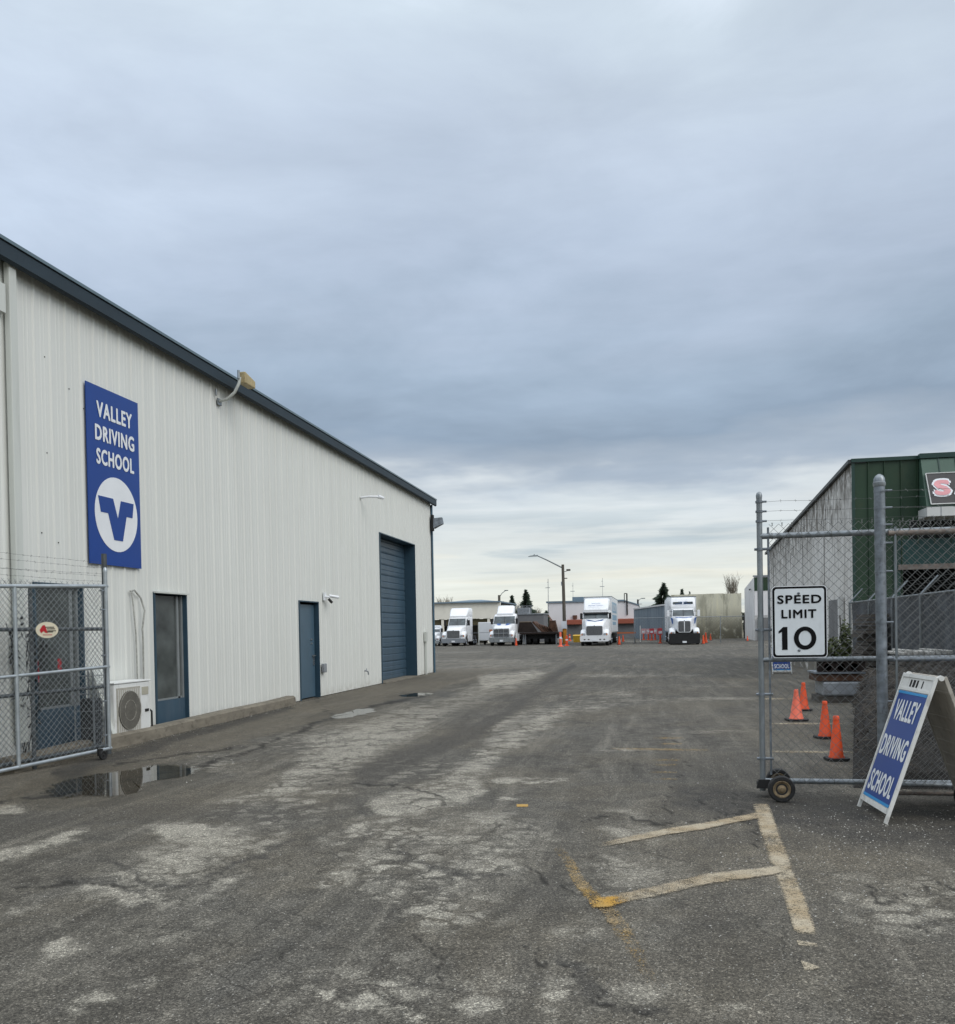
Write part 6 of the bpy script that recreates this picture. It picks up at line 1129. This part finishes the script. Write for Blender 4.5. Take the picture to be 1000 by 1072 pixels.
# ---------------------------------------------------------------- trees
def conifer(name, lab, u_, vt, Y_, wpx, lean=0., nl=1500, dens=1.):
    p = WY(u_, vt, Y_); h_ = p[2]; wd = wpx*2.1/950*Y_/2; t = thing(name, lab, 'tree', (p[0], Y_, 0), 0, 'evergreen trees beyond the yard')
    MB().tube([(p[0], Y_, 0), (p[0], Y_, h_*.95)], [.22, .04], 7).build('trunk', BARK, t, True)
    mb = MB()
    for _ in range(nl):
        f = random.random()**.75; z = h_*(1-f*.92); r_ = wd*f*(.75+.25*math.sin(f*34+u_))*random.uniform(.15, 1.12)**.6; a_ = random.uniform(0, 2*PI); c_ = Vector((p[0]+lean*f+r_*math.cos(a_), Y_+r_*math.sin(a_), z+random.uniform(-.15, .15)))
        d = Vector((math.cos(a_), math.sin(a_), random.uniform(-.7, .15))).normalized()*random.uniform(.2, .5); e_ = d.orthogonal().normalized()*random.uniform(.08, .2); mb.quad(c_-d, c_-e_, c_+d, c_+e_)
    mb.build('crown', LEAFD, t, fix=False); return t
conifer('conifer_tree', 'big dark conifer behind the grey sheet wall', 695, 611, 150, 27, -.5, 3400); conifer('conifer_tree', 'pointed conifer behind the flatbed trailer, the taller', 550.5, 618, 135, 17, .3, 1700)
conifer('conifer_tree', 'shorter pointed conifer left of the taller one', 536, 624, 138, 13, 0, 1100); conifer('conifer_tree', 'tiny conifer tip over the roof of the truck with two roof windows', 714, 616.5, 190, 12, 0, 700); conifer('conifer_tree', 'smallest conifer tip right of the tiny one', 722, 618.5, 195, 8, 0, 400)
conifer('conifer_tree', 'low dark bush-like conifer beside the white building', 572, 640, 122, 9, 0, 500)
def bare(name, lab, u_, vt, Y_, wpx, up=.85, n0=14, fast=False):
    p = WY(u_, vt, Y_); h_ = p[2]; wd = wpx/950*Y_/2; t = thing(name, lab, 'tree', (p[0], Y_, 0), 0, 'bare winter trees beyond the yard'); rnd = random.Random(int(u_*7))
    MB().tube([(p[0], Y_, 0), (p[0]+.05, Y_, h_*.55), (p[0], Y_, h_*.9)], [.2, .1, .03], 6).build('trunk', BRANCH, t, True)
    mb = MB()
    for k in range(n0):
        z = h_*rnd.uniform(.25, .7); a_ = rnd.uniform(0, 2*PI); L_ = (h_-z)*rnd.uniform(.7, 1.) ; ex_ = wd*rnd.uniform(.4, 1.)
        pts = [Vector((p[0], Y_, z))]
        for i in range(1, 5):
            f = i/4; pts.append(Vector((p[0]+math.cos(a_)*ex_*f**.6, Y_+math.sin(a_)*ex_*f**.6, z+L_*f*up)))
        mb.tube(pts, [.06, .045, .035, .025, .012], 4)
        for j in range(9):
            i = rnd.randrange(1, 4); q = pts[i].lerp(pts[i+1], rnd.random()); d = Vector((rnd.gauss(0, .5), rnd.gauss(0, .5), rnd.uniform(.6, 1.6)*up)).normalized()*rnd.uniform(.4, 1.1); mb.cyl(q, q+d, .018, .008, n=3)
    mb.build('crown', BRANCH, t, fix=False)
bare('bare_poplar_tree', 'pale bare upright tree over the concrete wall', 766.5, 603, 140, 15, 1., 44); 
for u_, vt, w_, lab in ((461, 623, 10, 'bare tree top over the cream warehouse, left'), (470, 623, 10, 'bare tree top over the cream warehouse, right'), (529, 630, 16, 'bare tree behind the short lamp'), (543, 630, 16, 'bare tree between the two pointed conifers'), (560, 636, 14, 'low bare tree right of the taller conifer'), (585, 640, 8, 'thin bare tree left of the big lamp pole')):
    if u_ != 585: bare('bare_tree', lab, u_, vt, 145, w_, .8, 26)
# low distant hedge line closes the view between the buildings
mb = MB()
for _ in range(5200):
    x_ = random.uniform(-140, 120); y_ = random.uniform(205, 215); z = random.uniform(0, 3.2+1.2*math.sin(x_*.13)+.8*math.sin(x_*.41)); d = Vector((random.gauss(0, 1), random.gauss(0, 1), random.gauss(0, 1))).normalized()*random.uniform(.5, 1.3); e_ = d.orthogonal().normalized()*.6; q = Vector((x_, y_, z)); mb.quad(q-d, q-e_, q+d, q+e_)
o = mb.build('distant_hedge', mat('distant_leafage', (.045, .05, .035), .9, 0, .4, (.4, .4, .4)), None, fix=False); o['kind'] = 'stuff'; o['label'] = 'low dark distant hedge line beyond the yard'; o['category'] = 'hedge'
